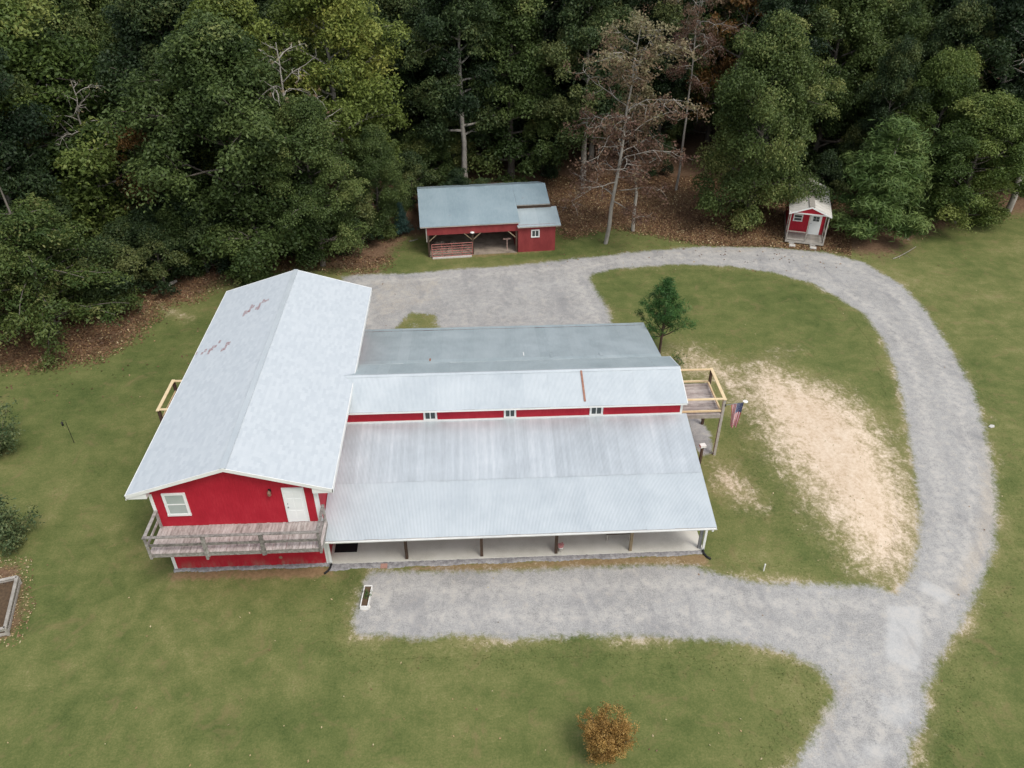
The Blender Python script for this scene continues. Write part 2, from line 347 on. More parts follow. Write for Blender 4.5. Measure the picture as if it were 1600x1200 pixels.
SAND = [(poly([(1195,575),(1235,600),(1290,612),(1345,650),(1385,710),(1410,765),(1432,820),(1425,870),(1405,895),(1365,885),(1330,850),(1290,800),(1250,745),(1215,700),(1190,650),(1170,600)]), 1.22, 3.2),
    (poly([(1190,540),(1220,535),(1270,545),(1240,575),(1205,585)]), .42, 1.2),
    (poly([(1050,548),(1085,545),(1160,580),(1210,640),(1230,700),(1200,690),(1160,640),(1120,600),(1070,580)]), .92, 2.8),
    (poly([(1115,720),(1150,730),(1190,780),(1195,800),(1150,790),(1110,760)]), .8, 1.4),
    (poly([(1230,740),(1330,860),(1385,890),(1400,905),(1330,895),(1260,820)]), .55, 1.8),
    (poly([(1030,540),(1075,550),(1110,570),(1070,575),(1030,555)]), .45, .6),
    (poly([(240,470),(275,478),(310,492),(300,508),(265,498),(240,485)]), .50, .7),
    (poly([(1380,925),(1425,880),(1437,840),(1432,900),(1410,940)]), .8, .4)]
DIRT = [(poly([(262,892),(520,884),(528,900),(480,905),(350,905),(262,908)]), .8, .35), (poly([(640,886),(1098,866),(1112,884),(1000,882),(760,892),(640,892)]), 1.0, .35),
    (poly([(235,470),(330,470),(330,510),(240,520),(190,540)]), .32, 1.5), (poly([(0,880),(40,880),(45,960),(20,1000),(-60,1010)]), .1, .6),
    (poly([(1235,905),(1380,915),(1360,960),(1290,940)]), .28, .5), (poly([(668,408),(740,404),(806,399),(866,394),(868,388),(668,400)]), .5, .3)]
LITTER = [(poly([(-60,880),(36,880),(42,950),(22,1000),(-80,1010)]), .75, .6), (poly([(1330,395),(1440,370),(1450,395),(1380,420)]), .5, 1.5), (poly([(545,425),(600,418),(600,428),(560,432),(540,436)]), .7, .8)]
LUSH_SHADE = [(poly([(-100,640),(190,560),(330,500),(240,760),(235,900),(560,900),(555,1000),(900,1010),(1180,1020),(1290,1070),(1200,1260),(-100,1260)]), .42, 4.), (poly([(1460,470),(1700,470),(1700,1260),(1440,1260),(1450,1080),(1560,860),(1540,640)]), .12, 3.),  # first outline puts front and left lawn shade into the grass colour
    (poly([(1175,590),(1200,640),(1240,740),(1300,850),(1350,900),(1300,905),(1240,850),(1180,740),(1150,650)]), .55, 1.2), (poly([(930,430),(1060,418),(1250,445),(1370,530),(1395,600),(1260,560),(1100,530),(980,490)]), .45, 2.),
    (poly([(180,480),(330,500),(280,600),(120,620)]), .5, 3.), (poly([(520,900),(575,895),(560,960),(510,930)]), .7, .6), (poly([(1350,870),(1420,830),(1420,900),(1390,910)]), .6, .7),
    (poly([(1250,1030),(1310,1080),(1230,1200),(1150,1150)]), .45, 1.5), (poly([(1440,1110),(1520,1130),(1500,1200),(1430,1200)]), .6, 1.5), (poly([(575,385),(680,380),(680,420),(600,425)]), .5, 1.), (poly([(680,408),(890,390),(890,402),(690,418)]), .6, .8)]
PALE = [(poly([(1385,945),(1440,948),(1442,1000),(1438,1055),(1382,1030)]), .85, .38), (poly([(1440,903),(1492,930),(1480,947),(1433,922)]), .85, .32), (poly([(1365,1080),(1430,1085),(1440,1130),(1410,1150),(1360,1120)]), .62, .5),
    (poly([(1340,1150),(1410,1155),(1400,1200),(1320,1200)]), .6, .6), (poly([(700,450),(900,440),(960,480),(900,500),(700,500)]), .25, 2.)]
WARM = [(poly([(1270,1060),(1330,1010),(1370,1060),(1300,1200),(1240,1200)]), .45, .8), (poly([(1510,930),(1560,800),(1540,680),(1535,800),(1490,930)]), 1.0, 1.1), (poly([(900,404),(1100,386),(1200,387),(1290,396),(1200,396),(1000,402)]), .45, .5), (poly([(560,430),(700,425),(700,470),(580,510)]), .45, 1.)]
WEED = [(poly([(607,520),(640,487),(680,489),(690,520)]), .75, .4), (poly([(580,440),(680,432),(690,470),(600,480)]), .20, 1.5), (poly([(1255,925),(1330,925),(1345,960),(1300,950)]), .30, .5), (poly([(1290,1010),(1330,1020),(1310,1060),(1280,1045)]), .32, .6), (poly([(1290,1150),(1330,1150),(1300,1200),(1260,1200)]), .25, .6)]
def field(P, lst):
    v = np.zeros(len(P))
    for pg, s_, soft in lst: v = np.maximum(v, s_*np.clip(.5 - sdf(P, pg)/(2*soft), 0, 1))
    return v
def covers(P):
    sd_ = sdf(P, DRIVE); fr = sdf(P, FOREST)
    gravel = np.clip(.5 - sd_/1.5, 0, 1)
    pad = poly([(1075,650),(1095,655),(1110,680),(1113,708),(1098,712),(1080,690)]); gravel = np.maximum(gravel, np.clip(.5-sdf(P, pad)/.8, 0, 1))
    wob = .5+.5*np.sin(P[:, 0]*.9+np.sin(P[:, 1]*.7)*2)*np.sin(P[:, 1]*1.1+1)
    sand = np.maximum(field(P, SAND), np.where(sd_ > -.2, (.20+.42*wob)*np.clip(1-np.abs(sd_-.1)/1.1, 0, 1), 0)*np.clip(1.2-P[:, 1]/60, .2, 1))
    return dict(gravel=gravel, sand=sand, litter=np.maximum(field(P, LITTER), np.clip(.42 - fr/4.5, 0, 1)), dirt=field(P, DIRT), lush_shade=field(P, LUSH_SHADE), track=np.exp(-((sd_+1.15)/.35)**2), pale=field(P, PALE), warm=field(P, WARM), weed=field(P, WEED)), sd_, fr
def height(P):
    x, y = P[:, 0], P[:, 1]
    isl = np.clip(-sdf(P, poly([(1130,560),(1250,520),(1390,620),(1425,800),(1390,900),(1200,880),(1120,740)]))/3, 0, 1)
    far = np.clip((np.hypot(x-18, y-12)-38)/30, 0, 1)
    return .22*isl*isl*(3-2*isl) + far*(.5*np.sin(x*.11)*np.cos(y*.13))
def axis(a, b, st, lo, hi):
    return np.concatenate([np.linspace(lo, a, 14)[:-1], np.arange(a, b, st), np.linspace(b, hi, 14)])
gx, gy = axis(-17, 66, .25, -400, 420), axis(-15, 52, .25, -300, 700)
nx, ny = len(gx), len(gy)
P2 = np.stack(np.meshgrid(gx, gy), -1).reshape(-1, 2)
ATT, SD, FR = covers(P2); HZ = height(P2)
idx = np.arange(nx*ny).reshape(ny, nx)
F = np.stack([idx[:-1, :-1], idx[:-1, 1:], idx[1:, 1:], idx[1:, :-1]], -1).reshape(-1, 4)
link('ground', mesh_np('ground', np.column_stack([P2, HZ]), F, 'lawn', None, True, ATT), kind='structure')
keep = (SD[F] < .9).any(1)
u_, inv = np.unique(F[keep], return_inverse=True)
link('gravel_driveway', mesh_np('gravel_driveway', np.column_stack([P2, HZ+.012])[u_], inv.reshape(-1, 4), 'gravel', None, True, {k: v[u_] for k, v in ATT.items()}), kind='structure')

# grass and fallen leaves lying on it
def scatter(n, b=(-60, 1660, 280, 1230)):
    """points on the ground, spread evenly over the picture"""
    uv = np.column_stack([rng.uniform(b[0], b[1], n), rng.uniform(b[2], b[3], n)])
    d = _fw + ((uv[:, :1]-800)/FPX)*_rt + ((600-uv[:, 1:])/FPX)*_up
    Q = CAM + d*(-CAM[2]/d[:, 2:]); return Q[:, :2]
def off_building(Q):
    x, y = Q.T
    b = (x > -.1) & (x < 7.5) & (y > -.1) & (y < 17.8); b |= (x > 7) & (x < 25.7) & (y > -.5) & (y < 17.2); b |= (x > 10.8) & (x < 21.6) & (y > 32.5) & (y < 38.6)
    return ~b
Q = scatter(260000); Q = Q[off_building(Q)]; at, sdq, frq = covers(Q)
pk = rng.random(len(Q)) > np.clip(at['sand']*1.7 + np.clip(.5-frq/8, 0, 1)*.6 + at['dirt']*.7, 0, .97)
nz = .5+.5*np.sin(Q[:, 0]*2.1+1.7*np.sin(Q[:, 1]*1.3))*np.cos(Q[:, 1]*1.9+np.sin(Q[:, 0]))
pk &= at['gravel'] < .75
pk &= (sdq > .12+.3*rng.random(len(Q))) | ((at['weed'] > .15) & (rng.random(len(Q)) < at['weed']*1.2))
pk &= rng.random(len(Q)) < np.clip(-.03 + .9*np.exp(-np.abs(sdq)/.7) + 1.2*np.clip(at['sand'], 0, .5) + .8*at['weed'], 0, 1)
Q = Q[pk]; n = len(Q); print('tufts', n)
a = rng.uniform(0, 2*math.pi, n); h = rng.uniform(.012, .035, n)*(1+.5*nz[pk]); wd = rng.uniform(.012, .03, n); ln = rng.uniform(.04, .09, n); z0 = height(Q)
ca, sa = np.cos(a), np.sin(a)
V = np.empty((n, 4, 3)); B = np.column_stack([Q, z0])
V[:, 0] = B + np.column_stack([-sa*wd, ca*wd, 0*a-.005]); V[:, 1] = B + np.column_stack([sa*wd, -ca*wd, 0*a-.005])
V[:, 2] = B + np.column_stack([ca*ln+sa*wd*.4, sa*ln-ca*wd*.4, h]); V[:, 3] = B + np.column_stack([ca*ln-sa*wd*.4, sa*ln+ca*wd*.4, h])
tn = np.clip(rng.normal(.36, .16, n) + .12*(nz[pk]-.5) - .2*at['lush_shade'][pk] + .25*at['sand'][pk], 0, 1)
link('grass', mesh_np('grass', V.reshape(-1, 3), np.arange(4*n).reshape(-1, 4), 'leaf_grass', np.repeat(tn, 4)), label='short mown green and straw coloured lawn grass', cat='grass', kind='stuff')
Q = np.vstack([scatter(110000), scatter(260000, (850, 1330, 275, 425)), scatter(120000, (0, 620, 400, 640))]); Q = Q[off_building(Q)]; sdq = sdf(Q, DRIVE); frq = sdf(Q, FOREST)
bed = sdf(Q, LITTER[0][0])
pk = rng.random(len(Q)) < np.where(sdq < .1, .002, np.clip(.36 - frq/3, .003, .42)); pk |= (bed < .4) & (rng.random(len(Q)) < .9)
Q = Q[pk]; n = len(Q); print('leaves', n)
a = rng.uniform(0, 6.28, n); s_ = rng.uniform(.05, .10, n)*np.where(sdf(Q, FOREST) > 5, .6, 1); tl = rng.normal(0, .35, (n, 2))
T = np.column_stack([np.cos(a), np.sin(a), tl[:, 0]]); T2 = np.column_stack([-np.sin(a), np.cos(a), tl[:, 1]])*.6
B = np.column_stack([Q, height(Q)+.05]); V = np.stack([B-T*s_[:, None], B+T2*s_[:, None], B+T*s_[:, None], B-T2*s_[:, None]], 1)
link('fallen_leaves', mesh_np('fallen_leaves', V.reshape(-1, 3), np.arange(4*n).reshape(-1, 4), 'leaf_fallen', np.repeat(np.clip(rng.normal(.42, .25, n)+np.where(sdf(Q, FOREST) > 6, .35, 0), 0, 1), 4)), label='brown and straw coloured fallen leaves along the wood edge', cat='leaves', kind='stuff')

# ------------------------------------------------------------------ the red house
W, D, ZE, ZR, OX, YF, YB = 7.354, 17.65, 5.227, 6.631, .825, -.345, 18.07
XM = W/2; SL = (ZR-ZE)/(XM+OX)                      # roof slope
house = thing('red_house', 'large red house with pale shingled gable roof and long metal roofed wing', 'house')
def zroof(x): return ZR - abs(x-XM)*SL
prof = [(0, -.3), (W, -.3), (W, zroof(W)-.17), (XM, ZR-.17), (0, zroof(0)-.17)]
MB().prism(prof, 0, D).build('wall', 'red_siding', house)
roof = MB()
th = .14
for s_ in (-1, 1):
    xe = XM + s_*(XM+OX)
    pr = [(XM, ZR-.02), (xe, ZE-.02), (xe, ZE-.02-th), (XM, ZR-.02-th)]
    roof.prism(pr if s_ < 0 else pr[::-1], YF+.03, YB-.03)
roof = roof.build('gable_roof', 'roof_deck', house)
# shingle tabs, lapped course by course
rust_px = [(387,487),(393,480),(403,481),(408,473),(414,470),(384,490),(305,553),(318,549),(334,543),(346,533),(356,539),(437,471),(351,544),(329,548)]
nl = Vector((-SL, 0, 1)).normalized(); rust_pts = np.array([onplane(u, v, (XM, 0, ZR), tuple(nl)) for u, v in rust_px])
Vs, Fs, Ts = [], [], []
slen = math.hypot(XM+OX, ZR-ZE); ex = .145; nc = int(slen/ex)
for s_ in (-1, 1):
    dx, dz = s_*(XM+OX)/slen, (ZE-ZR)/slen; nxn, nzn = -dz*s_, abs(dx)
    for c in range(nc+1):
        d0, d1 = max(c*ex-.03, 0), min((c+1)*ex, slen+.02)
        y = YF-.01 - (c % 2)*.16 - rng.random()*.05
        while y < YB:
            wt = rng.choice([.26, .33, .33, .41]); ya, yb_ = max(y, YF-.01), min(y+wt, YB+.01); y += wt
            if yb_-ya < .03: continue
            lift = .003
            def P_(d, yy, o): return (XM+dx*d+nxn*o*s_*0+s_*abs(dz)*o, yy, ZR+dz*d+nzn*o)
            b = len(Vs); Vs += [P_(d0, ya, .0005), P_(d0, yb_, .0005), P_(d1, yb_, lift), P_(d1, ya, lift)]
            Fs += [(b, b+1, b+2, b+3)] if s_ < 0 else [(b+3, b+2, b+1, b)]
            t_ = rng.random()
            if s_ < 0:
                cp = np.array(P_((d0+d1)/2, (ya+yb_)/2, 0)); dd = np.hypot(*( (rust_pts-cp)*np.array([1, 1, 0])).T[:2]).min()
                if dd < .20 and rng.random() < .75: t_ = 2.
            Ts += [t_]*4
link('shingles', mesh_np('shingles', Vs, Fs, 'shingle', Ts), roof, kind='stuff')
MB().beam((XM, YF-.02, ZR+.012), (XM, YB+.02, ZR+.012), .26, .035).build('ridge_cap', 'sheet_white', roof)
for s_ in (-1, 1):
    xe = XM+s_*(XM+OX)
    box(min(xe, xe+s_*.03), max(xe, xe+s_*.03), YF-.03, YB+.03, ZE-.24, ZE+.012).build('eave_fascia', 'white_trim', roof)
    box(min(xe-s_*.01, XM+s_*(XM+.004)), max(xe-s_*.01, XM+s_*(XM+.004)), YF+.04, YB-.04, ZE-.25, ZE-.205).build('soffit', 'white_trim', roof)
    for yy in (YF, YB):
        y0 = yy-.03 if yy < 0 else yy-.005
        pr = [(XM, ZR+.018), (xe+s_*.03, ZE+.010), (xe+s_*.03, ZE-.17), (XM, ZR-.165)]
        MB().prism(pr if s_ < 0 else pr[::-1], y0, y0+.035).build('rake_board', 'white_trim', roof)
    # boxed eave return at the front corner
    MB().prism([(xe-s_*.02, ZE-.23), (XM+s_*(XM-.06), ZE-.23), (XM+s_*(XM-.06), ZE+.06), (xe-s_*.02, ZE-.10)][::(1 if s_ > 0 else -1)], YF+.008, -.006).build('eave_return', 'white_trim', roof)
for x in (0, W):
    for y in (0,):
        b = box(x-.015 if x == 0 else x-.13, x+.13 if x == 0 else x+.015, -.02, .10, -.1, ZE-.26); b.build('corner_board', 'white_trim', house)
box(W-.0, W+.018, .10, .24, -.1, ZE-.26).build('corner_board', 'white_trim', house)
def window(par, x0, x1, z0, z1, y, fw=.11, sash='h', pane='window_dark', name='window'):
    w_ = MB()
    w_.box(x0, x1, y-.05, y, z1-fw, z1).box(x0-.01, x1+.01, y-.06, y, z0, z0+fw).box(x0, x0+fw, y-.048, y, z0+fw, z1-fw).box(x1-fw, x1, y-.048, y, z0+fw, z1-fw)
    o = w_.build(name, 'white_trim', par)
    xa, xb, za, zb = x0+fw, x1-fw, z0+fw, z1-fw
    if sash == 'h':
        zm = (za+zb)/2; box(xa, xb, y-.04, y-.005, zm-.025, zm+.025).build('meeting_rail', 'white_trim', o)
        panes = ((xa, xb, za, zm-.025), (xa, xb, zm+.025, zb))
    else:
        xm = (xa+xb)/2; box(xm-.025, xm+.025, y-.04, y-.005, za, zb).build('mullion', 'white_trim', o)
        panes = ((xa, xm-.025, za, zb), (xm+.025, xb, za, zb))
    for q in panes: box(q[0], q[1], y-.022, y-.003, q[2], q[3]).build('pane', pane, o)
    return o
window(house, .56, 1.60, 3.62, 5.0, -.002, .12, 'h', 'window_pale')
# front door on the balcony
dz0 = 2.99; x0, x1 = 5.86, 6.84
dr = MB().box(x0, x0+.07, -.05, -.002, dz0, dz0+2.04).box(x1-.07, x1, -.05, -.002, dz0, dz0+2.04).box(x0, x1, -.052, -.002, dz0+2.04, dz0+2.11).build('door', 'white_trim', house)
leafm = MB().box(x0+.07, x1-.07, -.035, -.003, dz0, dz0+2.04)
for (a, b, c, d) in ((.1, .4, .18, .72), (.46, .76, .18, .72), (.1, .4, .86, 1.45), (.46, .76, .86, 1.45), (.1, .4, 1.58, 1.86), (.46, .76, 1.58, 1.86)):
    leafm.box(x0+.07+a-.03, x0+.07+b-.03, -.043, -.035, dz0+c, dz0+d)
leafm.build('door_leaf', 'white_door', dr)
MB().lathe([(.02, 0), (.035, .02), (.03, .05)], (0, 0, 0), 8).build('handle', 'grey_metal', dr, loc=(x0+.15, -.04, dz0+.95), rot=(R(90), 0, 0))
MB().lathe([(.025, 0), (.025, .02)], (0, 0, 0), 8).build('deadbolt', 'grey_metal', dr, loc=(x0+.15, -.04, dz0+1.15), rot=(R(90), 0, 0))
lx = 5.33
wl_ = MB().box(lx-.06, lx+.06, -.03, -.002, 4.82, 5.05).beam((lx, -.02, 5.0), (lx, -.14, 5.05), .03, .03).build('wall_lamp', 'dark_metal', house)
MB().lathe([(.05, 0), (.085, .04), (.085, .2), (.03, .3)], (lx, -.15, 4.76), 8).build('lamp_shade', 'lamp_copper', wl_)
MB().lathe([(.09, 0), (.09, .03)], (0, 0, 0), 10).build('vent', 'rust', house, loc=(5.1, -.002, .62), rot=(R(90), 0, 0))
# ---- front balcony
BZ = 2.95; BY = -1.66; bx0, bx1 = .03, 7.62
bal = MB().box(bx0, bx1, BY, BY+.04, BZ-.27, BZ-.025).box(bx0, bx0+.04, BY+.04, -.01, BZ-.27, BZ-.026).box(bx1-.04, bx1, BY+.04, -.01, BZ-.27, BZ-.026)
for k in range(1, 12): bal.box(bx0+k*.63, bx0+k*.63+.045, BY+.04, -.01, BZ-.24, BZ-.028)
bal = bal.build('balcony', 'old_wood', house)
npl = 52; pw = (bx1-bx0)/npl
pm = box(0, pw-.010, BY-.03, -.012, -.024, .004).mesh('plank', 'deck_wood')
for k in range(npl): link('plank', pm, bal, (bx0+k*pw+.004, rng.uniform(-.012, .012), BZ+rng.uniform(-.003, .004)), (0, 0, rng.normal(0, .002)))
RZ = 3.98
for x in (bx0+.06, 2.52, 5.02, bx1-.06): 
    box(x-.055, x+.055, BY-.07, BY-.001, BZ-.45 if x == 2.52 else BZ-.30, RZ-.02).build('post', 'old_wood', bal)
    if x in (2.52, 5.02): box(x+.058, x+.135, BY-.07, BY-.001, BZ-.28, RZ-.03).build('post', 'old_wood', bal)
for x in (bx0+.06, bx1-.06): box(x-.05, x+.05, -.12, -.012, BZ, RZ-.02).build('post', 'old_wood', bal)
for z, w_ in ((RZ, .14), (3.42, .09)):
    if z == RZ:
        MB().beam((bx0-.02, BY-.04, z), (bx1+.02, BY-.04, z), w_, .042).build('rail', 'old_wood', bal)
        for x in (bx0+.06, bx1-.06): MB().beam((x, BY+.035, z+.001), (x, -.012, z+.001), w_, .042).build('rail', 'old_wood', bal)
    else:
        box(bx0, bx1, BY+.002, BY+.042, z-.07, z+.07).build('rail', 'old_wood', bal)
        for x in (bx0+.02, bx1-.06): box(x, x+.04, BY+.045, -.125, z-.07, z+.07).build('rail', 'old_wood', bal)
# ---- side deck on the far long wall (new timber rails)
sd_ = MB().box(-2.2, -.01, 7.5, 10.24, 2.72, 2.93).build('side_deck', 'grey_wood', house)
for x, y in ((-2.13, 7.57), (-2.13, 10.17)): box(x-.07, x+.07, y-.07, y+.07, -.2, 3.97).build('post', 'brown_wood', sd_)
for y in (7.57, 10.17): box(-.14, -.02, y-.06, y+.06, 2.93, 3.97).build('post', 'brown_wood', sd_)
box(-2.23, -2.06, 7.44, 10.30, 3.972, 4.012).build('rail', 'new_wood', sd_)
for y in (7.57, 10.17): box(-2.055, -.02, y-.08, y+.08, 3.972, 4.012).build('rail', 'new_wood', sd_)
for y in (7.57, 10.17): box(-2.055, -.145, y-.03, y+.03, 3.3, 3.39).build('rail', 'new_wood', sd_)
box(-2.15, -2.11, 7.65, 10.10, 3.3, 3.39).build('rail', 'new_wood', sd_)
# ------------------------------------------------------------------ the long wing
X0, X1 = W+.03, 25.71
YE, ZP, YM, ZM = -.81, 2.44, 6.2, 3.74
YRE, ZRE, YMR = 17.58, 2.48, 10.02
wing = MB().box(W+.004, 25.45, 3.5, 17.2, -.3, 2.55)
wing.prismx([(3.5, 2.55), (17.2, 2.55), (17.2, 2.50), (YMR+.1, ZM-.08), (YM-.1, ZM-.10), (3.5, 3.19)], W+.004, 25.45)
wing.build('wing_wall', 'red_siding', house)
MB().prismx([(YM, ZM-.2), (YMR, ZM-.2), (YMR, 4.60), (8.15, 5.28), (YM, 4.62)], W+.006, 25.46).build('monitor_wall', 'red_siding', house)
box(25.36, 25.478, YM-.02, YM+.1, ZM+.03, 4.60).build('corner_board', 'white_trim', house)
box(W+.05, 25.47, YM-.035, YM-.002, ZM-.02, ZM+.10).build('flashing', 'white_trim', house)
window(house, 11.88, 12.58, ZM+.085, 4.44, YM-.004, .10, 'v')
window(house, 16.06, 16.70, ZM+.087, 4.44, YM-.004, .10, 'v')
window(house, 20.56, 21.26, ZM+.089, 4.46, YM-.004, .10, 'v')
pitch = .0665
def sheet_mesh(name, length, mat, ribs=10, amp=.009):
    n = ribs*4; xs = np.arange(n+1)*pitch/4; z = amp*np.sin(np.arange(n+1)*math.pi/2 + .4)
    V = [(x, 0, zz) for x, zz in zip(xs, z)] + [(x, length, zz) for x, zz in zip(xs, z)]
    return mesh_np(name, V, [(i, i+1, n+1+i+1, n+1+i) for i in range(n)], mat, None, True)
def metal_roof(name, rows, x0, x1, extra=.0):
    """rows: (y_low, z_low, y_high, z_high, material, lift)"""
    base = MB()
    for (ya, za, yb, zb, m, lf) in rows:
        base.prismx([(ya, za-.03), (yb, zb-.03), (yb, zb-.10), (ya, za-.10)] if ya < yb else [(yb, zb-.03), (ya, za-.03), (ya, za-.10), (yb, zb-.10)], x0+.02, x1-.02)
    ro = base.build(name, 'grey_wood', house)
    for (ya, za, yb, zb, m, lf) in rows:
        L = math.hypot(yb-ya, zb-za); n = math.ceil((x1-x0)/(pitch*10)-.05); sx = (x1-x0)/(n*pitch*10)
        me = sheet_mesh('sheet', L, m); an = math.atan2(zb-za, abs(yb-ya))
        for k in range(n):
            jl = rng.uniform(-.012, .012); jz = rng.uniform(0, .004)
            if yb > ya: link('sheet', me, ro, (x0+k*sx*pitch*10, ya+jl, za+lf+jz), (an, 0, 0), scale=(sx, 1, 1))
            else: link('sheet', me, ro, (x0+(k+1)*sx*pitch*10, ya-jl, za+lf+jz), (an, 0, math.pi), scale=(sx, 1, 1))
    return ro
def zfr(y): return ZP+(ZM-ZP)*(y-YE)/(YM-YE)
ys = 2.35
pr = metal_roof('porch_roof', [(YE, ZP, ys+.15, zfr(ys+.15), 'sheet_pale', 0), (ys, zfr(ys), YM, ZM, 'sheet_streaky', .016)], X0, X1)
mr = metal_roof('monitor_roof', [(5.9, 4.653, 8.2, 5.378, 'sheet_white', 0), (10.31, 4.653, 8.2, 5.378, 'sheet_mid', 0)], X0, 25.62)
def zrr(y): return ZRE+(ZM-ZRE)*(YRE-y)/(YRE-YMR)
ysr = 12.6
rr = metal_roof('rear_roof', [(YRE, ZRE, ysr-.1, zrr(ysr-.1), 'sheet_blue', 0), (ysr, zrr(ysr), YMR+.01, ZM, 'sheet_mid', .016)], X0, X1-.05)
MB().prismx([(8.05, 5.35), (8.2, 5.402), (8.35, 5.35), (8.35, 5.343), (8.2, 5.394), (8.05, 5.343)][::-1], X0, 25.64).build('ridge_cap', 'sheet_white', mr)
for y in (5.9, 10.31): box(X0, 25.64, y-.02 if y < 8 else y+.002, y-.002 if y < 8 else y+.02, 4.55, 4.645).build('eave_fascia', 'white_trim', mr)
for sg in ((5.88, 8.2), (10.33, 8.2)):
    MB().prismx([(sg[0], 4.56), (sg[1], 5.29), (sg[1], 5.385), (sg[0], 4.66)][::(1 if sg[0] < 8 else -1)], 25.60, 25.635).build('rake_board', 'white_trim', mr)
# a rusted, leaf-filled lap on the monitor roof
sm = (5.378-4.653)/2.3
pt = lambda u, v: onplane(u, v, (0, 8.2, 5.378+.03), (0, -sm, 1))
a, b = pt(908, 579), pt(914, 627); MB().beam(a, b, .10, .03).build('rusty_lap', 'rust', mr)
sr_ = (ZM-ZRE)/(YRE-YMR)
for (u, v, w_, l_, m) in ((672, 562, .09, .35, 'rust'), (818, 553, .06, .5, 'white_trim'), (862, 555, .18, .5, 'sheet_blue'), (939, 553, .18, .5, 'sheet_blue')):
    c = onplane(u, v, (0, YMR, ZM+.035), (0, sr_, 1)); MB().beam((c[0], c[1]-l_/2, c[2]+sr_*l_/2), (c[0], c[1]+l_/2, c[2]-sr_*l_/2), w_, .012).build('patch', m, rr)
# porch eave: fascia, gutter, posts, downspouts, slab
gu = MB().prismx([(YE-.012, ZP-.02), (YE-.012, ZP-.085), (YE-.09, ZP-.085), (YE-.11, ZP-.01), (YE-.098, ZP-.01), (YE-.082, ZP-.073), (YE-.024, ZP-.073), (YE-.024, ZP-.02)], W-.06, X1+.02)
gu.build('gutter', 'white_trim', pr)
box(W+.03, X1, YE+.002, YE+.03, ZP-.11, ZP-.04).build('eave_fascia', 'white_trim', pr)
MB().prismx([(YE, ZP-.13), (YM, ZM-.13), (YM, ZM+.005), (YE, ZP+.005)], X1+.002, X1+.022).build('rake_board', 'sheet_pale', pr)
for k, (x, m) in enumerate(((11.077, 'brown_wood'), (14.713, 'brown_wood'), (18.344, 'brown_wood'), (22.0, 'tan_wood'), (25.42, 'grey_metal'))):
    box(x-.07, x+.07, .02, .16, .12, zfr(.09)-.09).build('porch_post', m, house)
def downspout(x, side, ztop):
    d = MB().box(x-.055, x+.055, -.14, -.05, .22, ztop).build('downspout', 'white_trim', house)
    pts = [(x, -.10, .26), (x, -.13, .14), (x+side*.04, -.26, .06), (x+side*.12, -.45, .05), (x+side*.28, -.62, .045)]
    MB().tube(pts, .058, 8).build('drain_elbow', 'black_rubber', d, True)
    MB().beam((x, -.095, ztop), (x, YE-.06, ztop+.0), .09, .08).build('elbow', 'white_trim', d)
downspout(W+.10, -1, 2.26); downspout(25.56, 1, 2.26)
box(W+.005, 25.6, -.06, 3.5, -.2, .12).build('porch_slab', 'concrete', None, kind='structure')
box(25.604, 26.75, 6.3, 11.2, -.2, .09).build('side_pad', 'concrete', None, kind='structure')
# rough stone strip in front of the slab
nxs = 260; xs = np.linspace(W+.0, 25.62, nxs); V = []; F_ = []
for i, x in enumerate(xs):
    yo = -.43+.12*(x-W)/18+.05*math.sin(x*2.3)+rng.normal(0, .02)
    for k in range(6):
        yy = -.062 + (yo+.062)*k/5; V.append((x, yy, (.075-.055*(k/5)**2)+rng.normal(0, .012) if k < 5 else -.02))
for i in range(nxs-1):
    for k in range(5): F_.append((i*6+k, i*6+k+1, (i+1)*6+k+1, (i+1)*6+k))
link('stone_edging', mesh_np('stone_edging', V, F_, 'stone_edge'), kind='structure')
V = []; F_ = []; xs = np.linspace(-.05, W-.02, 120)
for i, x in enumerate(xs):
    yo = -.17+.03*math.sin(x*3)+rng.normal(0, .02)
    for k in range(5): V.append((x, -.004+(yo+.004)*k/4, (.11-.05*(k/4))+rng.normal(0, .012) if k < 4 else -.02))
for i in range(119):
    for k in range(4): F_.append((i*5+k, i*5+k+1, (i+1)*5+k+1, (i+1)*5+k))
link('foundation_edging', mesh_np('foundation_edging', V, F_, 'stone_edge'), kind='structure')
# ---- raised deck at the end of the wing
DZ = 2.95; dx0, dx1, dy0, dy1 = 25.50, 27.92, 7.05, 9.98
ed = MB().box(dx0, dx1, dy0, dy0+.045, DZ-.26, DZ-.03).box(dx0, dx1, dy1-.045, dy1, DZ-.26, DZ-.03).box(dx1-.045, dx1, dy0+.046, dy1-.046, DZ-.26, DZ-.03)
for k in range(1, 6): ed.box(dx0, dx1-.05, dy0+k*.48, dy0+k*.48+.045, DZ-.24, DZ-.032)
ed = ed.build('end_deck', 'grey_wood', house)
npl = 20; pw = (dy1-dy0)/npl
pm = box(dx0, dx1+.02, 0, pw-.010, -.026, .004).mesh('plank', 'deck_wood_across')
for k in range(npl): link('plank', pm, ed, (rng.uniform(-.01, .01), dy0+k*pw+.004, DZ+rng.uniform(-.003, .004)))
for y in (dy0+.07, dy1-.07): box(dx1+.022, dx1+.16, y-.07, y+.07, -.2, 3.93).build('post', 'brown_wood' if y > 8 else 'grey_wood', ed)
for y in (dy0+.06, dy1-.06): box(25.484, 25.58, y-.05, y+.05, DZ+.006, 3.93).build('post', 'brown_wood', ed)
box(dx1-.0, dx1+.17, dy0-.06, dy1+.06, 3.932, 3.972).build('rail', 'new_wood', ed)
for y in (dy0+.06, dy1-.06): box(25.49, dx1-.003, y-.075, y+.075, 3.932, 3.972).build('rail', 'new_wood', ed)
for y in (dy0+.06, dy1-.06): box(25.59, dx1-.002, y-.045, y+.045, 3.10, 3.19).build('rail', 'new_wood', ed)
